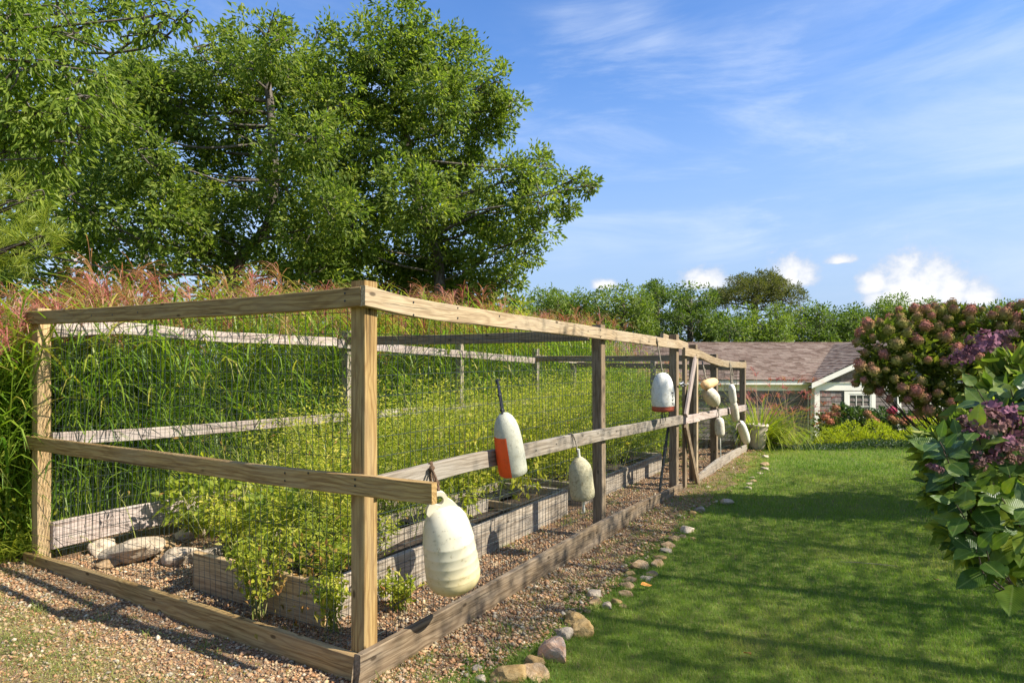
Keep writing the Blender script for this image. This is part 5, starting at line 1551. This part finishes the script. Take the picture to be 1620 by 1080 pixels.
p = at(1200, 712, 11.6); grass_clump('bright yellow-green ornamental grass at the end of the fence', (p[0], p[1], float(gz(p[0], p[1]))), 1.35, 750, 'fine_grass', 5, 24)
p = at(1240, 700, 13.0); grass_clump('smaller pink-plumed ornamental grass between the bright grass and the house', (p[0], p[1], float(gz(p[0], p[1]))), 1.15, 120, 'fine_grass', 6, 30)
p = at(1262, 705, 13.6); grass_clump('dusky plumed grass beside the white corner board of the house', (p[0], p[1], float(gz(p[0], p[1]))), 0.9, 80, 'grass_blade', 7, 30)
p = at(1197, 712, 11.25); z = float(gz(p[0], p[1])); MAT['clay'] = simple('pale_clay', (.52, .44, .33), .85, .2, .2, 12, .5)
mb = MB(); lathe(mb, [(.001, 0), (.13, 0), (.145, .02), (.19, .25), (.215, .42), (.22, .50), (.235, .51), (.235, .55), (.20, .55), (.19, .50), (.001, .49)], 24)
o = mb.build('planter', MAT['clay'], None, True); o.location = (p[0], p[1], z - .02); o.scale = (.85, .85, .85); tag(o, 'pale tapered clay planter under the bright ornamental grass', 'planter')
# a few bare arching canes at the foot of the grass
mb = MB()
for k in range(7):
    a = at(1188 + k * 4, 690 + k, 11.2); b = at(1245 + k * 6, 706 + k * 1.5, 11.3); add_tube(mb, curve([a, (a + b) / 2 + [0, 0, .07 * (k % 3)], b - [0, 0, .02]], 5), .005, 4)
tag(mb.build('bare_canes', MAT['bark_dark'], None), 'dark bare canes arching out from the foot of the bright grass', 'canes')

# ------------------------------------------------------------------ shrubs by the house
def flower_mesh(seed, r, n, mat, petal=.4, zs=1.15, flat=False):
    rg = np.random.default_rng(seed); mb = MB(); u = rg.normal(size=(n, 3)); u[:, 2] = np.abs(u[:, 2]) * 1.1 - .35; u = nrm(u)
    P = u * r * np.array([1, 1, zs]) * rg.uniform(.82, 1.05, (n, 1)); D = nrm(np.cross(u, rg.normal(size=(n, 3))))
    for q in range(2):
        S = nrm(np.cross(u, D)); D2 = D if q == 0 else S
        add_leaves(mb, P - D2 * r * petal * .5, D2, u, r * petal, r * petal * .75, np.clip(rg.normal(.5, .25, n), 0, 1), .12)
    # solid core so the head is not see-through
    a = np.arange(8) * math.pi / 4; ring = [np.stack([np.cos(a) * r * .78 * math.cos(e), np.sin(a) * r * .78 * math.cos(e), np.full(8, r * .8 * zs * math.sin(e))], 1) for e in (-.5, 0, .6, 1.2)]
    v = np.concatenate(ring); i = np.arange(3)[:, None] * 8; j = np.arange(8)[None]; j2 = (j + 1) % 8
    mb.add(v, np.stack([i + j, i + j2, i + 8 + j2, i + 8 + j], -1).reshape(-1, 4), .3)
    mb.add(v, [[24 + q for q in range(8)], [7 - q for q in range(8)]], .3)
    return mb.mesh('flower_head', mat)


def mound(name, label, blobs, leaf, mat, cat, group=None, per_m2=900, seed=1, flowers=None, base=None, stems=6, shell=.6, fold=.2, widen=.5, up=.8):
    rg = np.random.default_rng(seed)
    cx = np.mean([b[0] for b in blobs], 0) if base is None else np.array(base); root = thing(name, label, cat, (cx[0], cx[1], float(gz(cx[0], cx[1]))), group)
    lm = MB(); sm = MB(); b0 = np.array([cx[0], cx[1], float(gz(cx[0], cx[1])) - .03])
    for c, r in blobs:
        c = np.array(c); n = int(4 * math.pi * r * r * per_m2); u = nrm(rg.normal(size=(n, 3))); rad = rg.uniform(shell ** 3, 1, n) ** (1 / 3) * (1 + .12 * np.sin(u[:, 0] * 7 + c[0] * 3) + .1 * np.sin(u[:, 2] * 9 + c[1]))
        P = c + u * (rad * r)[:, None]; D = nrm(u + rg.normal(0, .55, (n, 3)) + [0, 0, up * .4]); L = leaf * rg.uniform(.6, 1.3, n)
        k = P[:, 2] > gz(P[:, 0], P[:, 1]); P, D, L = P[k], D[k], L[k]; n = len(P)
        add_leaves(lm, P, D, nrm(rg.normal(0, .6, (n, 3)) + [0, 0, 1]), L, L * widen, np.clip(rg.normal(.45, .22, n), 0, 1), fold)
        for q in range(stems):
            e = c + nrm(rg.normal(size=3)) * r * .6; st = b0 + rg.normal(0, .05, 3) * [1, 1, 0]
            add_tube(sm, curve([st, (st + e) / 2 + rg.normal(0, .05, 3), e], 4), np.linspace(.009, .003, 9), 4, cap=False)
    part('foliage', lm, MAT[mat], root); part('stems', sm, MAT['bark_dark'], root)
    return root


for k, (bl, lab) in enumerate((([(1318, 700, 22, 12.2), (1345, 694, 24, 12.4), (1300, 708, 14, 12.0), (1330, 708, 20, 11.9), (1362, 702, 20, 12.1)], 'yellow-green feathery shrub below the white corner board'),
                               ([(1385, 692, 24, 12.5), (1402, 700, 22, 12.0), (1375, 706, 18, 11.9), (1418, 706, 18, 11.9), (1432, 698, 14, 12.1)], 'middle yellow-green feathery shrub below the window'),
                               ([(1462, 690, 24, 12.5), (1490, 684, 24, 12.6), (1448, 700, 18, 12.1), (1520, 690, 26, 12.3), (1478, 704, 18, 12), (1556, 686, 26, 12.4), (1500, 672, 16, 13)], 'long yellow-green feathery shrub under the panicle hydrangea'))):
    mound('yellow_shrub', lab, [(at(a, b, d), r / F * d * 1.05) for a, b, r, d in bl], .05, 'yellow_shrub', 'shrub', 'yellow shrubs in front of the house', 1200, 60 + k, widen=.42, up=.9, shell=.75)
ofm = [flower_mesh(70 + q, .10, 60, MAT['orange_flower']) for q in range(3)]; rfm = flower_mesh(75, .11, 60, MAT['red_flower'])
for k, (bl, fl, lab) in enumerate((([(1312, 672, 20, 14), (1335, 664, 24, 14.2), (1358, 672, 24, 14), (1330, 686, 24, 13.7), (1382, 672, 22, 14.3), (1306, 690, 16, 13.8)],
                                    [(1322, 647), (1306, 661), (1372, 655), (1377, 662), (1384, 667), (1390, 672), (1313, 668)], 'small hydrangea bush with orange heads under the first window'),
                                   ([(1408, 676, 20, 14), (1430, 674, 22, 14.2), (1398, 662, 16, 14.5), (1450, 672, 18, 14.2), (1475, 668, 18, 14.3)],
                                    [(1412, 650), (1410, 662), (1418, 667), (1427, 668), (1436, 664), (1447, 664), (1456, 660), (1440, 670), (1478, 655), (1500, 658), (1515, 662), (1527, 664)], 'hydrangea bush with orange heads and one red head, right of the first window'))):
    r0 = mound('hydrangea_bush', lab, [(at(a, b, d), r / F * d) for a, b, r, d in bl], .11, 'shrub_leaf', 'hydrangea', 'hydrangeas in front of the house', 330, 80 + k, widen=.6)
    for q, (a, b) in enumerate(fl):
        me = rfm if (k == 1 and q == 0) else ofm[q % 3]; o = link('flower_head', me, r0); P = Vector(at(a, b, 13.6)); o.location = P - r0.location; o.scale = (.95, .95, .85)
        o.rotation_euler = (random.uniform(-.5, .5), random.uniform(-.5, .5), 0)
        if me is rfm: o['label'] = 'red flower head'
# low dark groundcover on the crest of the lawn
mb = MB(); n = 14000; x = G.uniform(3.6, 9.6, n); y = G.uniform(11.1, 12.1, n) ; h = G.uniform(0, .13, n) * (.4 + .9 * vnoise(x, y, 1.6)); L = G.uniform(.03, .06, n)
h = h * sst(x, 5.4, 6.6) + .02
add_leaves(mb, np.stack([x, y, gz(x, y) + h], 1), rdir(n, .6), rdir(n, 1), L, L * .4, np.clip(G.normal(.15, .15, n), 0, 1), .1)
tag(mb.build('groundcover', MAT['shrub_leaf'], None), 'low dark groundcover along the far edge of the lawn', 'ground cover', kind='stuff')

# ------------------------------------------------------------------ panicle hydrangea in the middle distance
HB = [(1402, 550, 36, 6.2), (1394, 585, 26, 6.1), (1374, 596, 12, 6.0), (1440, 524, 30, 6.3), (1452, 580, 52, 6.2), (1500, 524, 34, 6.4), (1512, 590, 48, 6.1), (1560, 532, 38, 6.4), (1580, 600, 46, 6.2), (1612, 530, 38, 6.3), (1640, 600, 56, 6.3),
      (1432, 614, 20, 6.0), (1480, 628, 24, 6.0), (1540, 636, 28, 6.0), (1680, 560, 60, 6.4), (1590, 640, 30, 6.1)]
hyd_base = at(1585, 760, 6.4)
hyd = mound('hydrangea_tree', 'large rounded panicle hydrangea covered in pink and tan cone flowers', [(at(a, b, d), r / F * d) for a, b, r, d in HB], .085, 'hyd_leaf', 'hydrangea', None, 760, 90, base=hyd_base, stems=2, widen=.55, shell=.45)
rg = np.random.default_rng(91)
pm = [flower_mesh(92 + q, .058, 90, MAT['panicle'], .30) for q in range(5)]
spots = []
for a, b, r, d in HB:
    c = at(a, b, d); R_ = r / F * d
    for q in range(70):
        u = nrm(rg.normal(size=3) + np.array([-.25, -.55, .35])); P = c + u * (R_ + .05)
        if any(np.linalg.norm(P - at(a2, b2, d2)) < r2 / F * d2 * .88 for a2, b2, r2, d2 in HB): continue
        if any(np.linalg.norm(P - s_) < .098 for s_, _ in spots): continue
        spots.append((P, u))
for k, (P, u) in enumerate(spots):
    o = link('flower_head', pm[k % 5], hyd); o.location = Vector(P) - hyd.location
    o.rotation_euler = (Vector(u) + Vector((0, 0, .8))).to_track_quat('Z', 'Y').to_euler(); sc = rg.uniform(.6, 1.2); o.scale = (sc * rg.uniform(.85, 1.1), sc * rg.uniform(.85, 1.1), sc * rg.uniform(.8, 1.35))
sm = MB()
for k in range(26):
    e = at(rg.uniform(1375, 1640), rg.uniform(600, 650), 6.1 + rg.uniform(-.2, .3)); s = np.array([hyd_base[0] + rg.uniform(-.12, .12), 6.4 + rg.uniform(-.1, .1), 0.0])
    m1 = s + (e - s) * .4 + [0, 0, .12]; m2 = s + (e - s) * .75 + [0, 0, .02]
    add_tube(sm, curve([s, m1, m2, e], 4), np.linspace(.014, .004, 13), 5, cap=False)
part('branch', sm, MAT['bark_dark'], hyd, True)

# ------------------------------------------------------------------ big-leaved hydrangea close to the camera
def m_bigleaf():
    m, w = new_mat('mophead_hydrangea_leaf'); tc = w.n('ShaderNodeTexCoord').outputs['Object']; r = w.n('ShaderNodeObjectInfo').outputs['Random']
    s = w.n('ShaderNodeSeparateXYZ', inp={0: tc}); ay = w.m('ABSOLUTE', s.outputs[1])
    ph = w.m('MULTIPLY', w.m('SUBTRACT', s.outputs[0], w.m('MULTIPLY', ay, .75)), 46.0)
    vein = w.m('POWER', w.m('ABSOLUTE', w.m('SINE', ph)), 14.0); mid = w.ss(ay, .035, .008)
    n = w.noise(tc, 5.0, 4, .6)
    base = w.ramp(w.m('ADD', w.m('MULTIPLY', r, .85), w.m('MULTIPLY', w.m('SUBTRACT', n, .5), .5)), [(0, (.025, .060, .010)), (.4, (.055, .110, .012)), (.7, (.12, .18, .018)), (.9, (.20, .23, .02)), (1, (.24, .17, .02))])
    c = w.mix(w.m('MAXIMUM', w.m('MULTIPLY', vein, .16), w.m('MULTIPLY', mid, .55)), base, (.20, .26, .07))
    spot = w.ss(w.noise(tc, 9.0, 5, .7), .63, .70); c = w.mix(w.m('MULTIPLY', spot, .6), c, (.10, .035, .02))
    tcol = w.mix(1.0, c, (1.5, 1.7, .6), 'MULTIPLY')
    return finish(m, w, c, .38, w.m('MULTIPLY', vein, -1.0), .3, .002, .4, trans=(.25, tcol))


MAT['bigleaf'] = m_bigleaf()


def bigleaf_mesh(seed):
    rg = np.random.default_rng(seed); nx, ny = 10, 3; W = rg.uniform(.33, .41); droop = rg.uniform(.0, .22); fold = rg.uniform(.03, .16); tw = rg.uniform(-.2, .2)
    v = []
    for i in range(nx + 1):
        u = i / nx; w_ = W * (math.sin(math.pi * min(1, u ** .75 * 1.0)) ** .85) * (1 - .25 * u); w_ = max(w_, .004)
        for j in range(-ny, ny + 1):
            q = j / ny; sr = 1 + (.022 * (i % 2 * 2 - 1) if abs(j) == ny else 0)
            y = q * w_ * sr; z = -droop * u * u + fold * abs(y) + .02 * math.sin(u * 14 + abs(q) * 2) * abs(q) + tw * y * u
            v.append((u, y, z))
    n = 2 * ny + 1; f = [[i * n + j, (i + 1) * n + j, (i + 1) * n + j + 1, i * n + j + 1] for i in range(nx) for j in range(n - 1)]
    mb = MB(); mb.add(v, f, .5); return mb.mesh('leaf', MAT['bigleaf'], True)


BL = [bigleaf_mesh(q) for q in range(6)]
nh = thing('hydrangea_bush', 'close hydrangea with big serrated green leaves and faded purple flower heads', 'hydrangea', (2.3, 2.0, 0))
NB = [(1615, 600, 44, 1.75), (1575, 640, 36, 1.7), (1545, 700, 36, 1.62), (1500, 715, 34, 1.6), (1560, 745, 52, 1.65), (1610, 690, 56, 1.75), (1515, 775, 32, 1.6), (1565, 815, 48, 1.65), (1625, 780, 66, 1.8), (1575, 845, 30, 1.7), (1635, 865, 40, 1.75), (1680, 700, 80, 2.0), (1690, 820, 80, 2.0), (1530, 835, 26, 1.65), (1600, 885, 26, 1.6), (1600, 800, 40, 1.55), (1540, 860, 20, 1.55), (1530, 790, 30, 1.55), (1600, 850, 40, 1.6)]
rg = np.random.default_rng(500); root_p = np.array([2.3, 2.2, 0.0]); sm = MB(); cnt = 0; tips = []
for a, b, r, d in NB:
    c = at(a, b, d); R_ = r / F * d; k_ = max(2, int(r / 12.0)) if a < 1650 else 1
    for q in range(k_):
        u = nrm(rg.normal(size=3) + np.array([-.55, -.5, .15])); tip = c + u * R_ * rg.uniform(.55, 1.0); tips.append(tip)
        ax = nrm(tip - (c + np.array([.35, .25, -.35]) * 1.0)); st = tip - ax * .22
        mid = (root_p + st) / 2 + np.array([.05, .1, .12]) + rg.normal(0, .05, 3)
        add_tube(sm, curve([root_p + rg.normal(0, .05, 3) * [1, 1, 0], mid, st, tip], 5), np.linspace(.0045, .0012, 16), 5, cap=False)
        sidev = nrm(np.cross(ax, rg.normal(size=3)))
        for pr in range(3):
            pos = tip - ax * .05 * pr; sv = sidev if pr % 2 == 0 else np.cross(ax, sidev)
            for sg in (-1, 1):
                if cnt >= 300 or rg.uniform() < .04: continue
                X = nrm(sv * sg + ax * (.75 - .22 * pr) + np.array([0, 0, -.05])); Z = nrm(ax + np.array([0, 0, .6]) - X * (ax + np.array([0, 0, .6])).dot(X)); Yv = np.cross(Z, X)
                L = (.050 + .013 * pr) * rg.uniform(.8, 1.2)
                M = Matrix([[X[0], Yv[0], Z[0], 0], [X[1], Yv[1], Z[1], 0], [X[2], Yv[2], Z[2], 0], [0, 0, 0, 1]]); 
                o = link('leaf', BL[int(rg.integers(6))], nh); o.matrix_local = Matrix.Translation(Vector(pos + X * .012) - nh.location) @ M @ Matrix.Scale(L, 4); cnt += 1
part('stem', sm, MAT['bark_dark'], nh, True)
fm = MB()
for a, b, r, d in NB:
    n = int(r * 5) if a < 1650 else 330; c = at(a + 8, b + 6, d + .10); u = nrm(rg.normal(size=(n, 3))); P = c + u * (r / F * d) * rg.uniform(.3, 1.0, (n, 1)) + np.array([.02, .06, 0])
    D = nrm(u * .6 + rg.normal(0, .5, (n, 3)) + [-.2, -.2, .1]); L = rg.uniform(.045, .085, n); add_leaves(fm, P, D, nrm(rg.normal(0, .5, (n, 3)) + [0, -.3, 1]), L, L * .6, rg.uniform(0, 1, n), .10)
part('inner_foliage', fm, MAT['oak'], nh)['kind'] = 'stuff'


def mophead(seed, r, n):
    rg = np.random.default_rng(seed); mb = MB()
    for k in range(n):
        u = rg.normal(size=3); u[2] = abs(u[2]) * .9 - .2; u = nrm(u); P = u * r * np.array([1, 1, .7]) * rg.uniform(.55, 1.25); T = nrm(np.cross(u, rg.normal(size=3))); B = np.cross(u, T); tone = np.clip(rg.normal(.5, .3), 0, 1)
        for q in range(4):
            D = nrm(T * math.cos(q * math.pi / 2) + B * math.sin(q * math.pi / 2) + u * rg.uniform(-.1, .6)); L = rg.uniform(.011, .017); S = nrm(np.cross(D, u))
            v = [P, P + D * L * .45 + S * L * .5, P + D * L * .95 + S * L * .32 + u * .002, P + D * L * .95 - S * L * .32 + u * .002, P + D * L * .45 - S * L * .5]
            mb.add(v, [[0, 1, 2], [0, 2, 3], [0, 3, 4]], float(tone))
    return mb.mesh('flower_head', MAT['purple_flower'])


mh = [mophead(600 + q, .062, 75) for q in range(3)]
for k, (a, b, d, sc) in enumerate(((1550, 550, 1.95, .8), (1582, 543, 2.05, .7), (1522, 566, 2.05, .5), (1560, 672, 1.62, .7), (1585, 665, 1.7, .85), (1540, 690, 1.66, .45), (1590, 712, 1.6, .6), (1547, 728, 1.6, .4), (1478, 742, 1.6, .28), (1612, 722, 1.6, .5), (1530, 672, 1.7, .4))):
    o = link('flower_head', mh[k % 3], nh); o.location = Vector(at(a, b, d)) - nh.location; o.scale = (sc,) * 3; o.rotation_euler = (rg.uniform(0, .9), rg.uniform(-.8, .4), rg.uniform(0, 6))

# ------------------------------------------------------------------ small things
def fallen(px, py, L, mat, label, rot):
    x, y = ground_at(px, py); mb = MB(); n = 6
    v = []
    for i in range(n + 1):
        u = i / n; w_ = .35 * math.sin(math.pi * u ** .8)
        for q in (-1, 0, 1): v.append(((u - .5) * L, q * w_ * L, .012 + .006 * abs(q) + .004 * math.sin(u * 5)))
    mb.add(v, [[i * 3 + j, (i + 1) * 3 + j, (i + 1) * 3 + j + 1, i * 3 + j + 1] for i in range(n) for j in (0, 1)], .5)
    o = mb.build('fallen_leaf', mat, None, True); o.location = (x, y, float(gz(x, y)) + .025); o.rotation_euler = (.15, .1, rot); tag(o, label, 'leaf')


MAT['orange_leaf'] = simple('orange_leaf', (.62, .27, .05), .6, .2, .3, 40); MAT['brown_leaf'] = simple('brown_leaf', (.30, .14, .05), .7, .2, .3, 40)
fallen(1022, 934, .085, MAT['orange_leaf'], 'single orange fallen leaf on the lawn beside the edging stones', .3)
fallen(1480, 925, .06, MAT['brown_leaf'], 'small brown leaf lying out on the lawn', 1.3)
fallen(1182, 1045, .05, MAT['orange_leaf'], 'tan fallen leaf on the nearest part of the lawn', 2.0)
mb = MB(); a = ground_at(1330, 893); b = ground_at(1420, 900); add_tube(mb, curve([(a[0], a[1], .03), ((a[0] + b[0]) / 2, (a[1] + b[1]) / 2, .034), (b[0], b[1], .028)], 5), .0022, 5)
tag(mb.build('straw', MAT['rope']), 'long dry straw lying across the lawn', 'straw')
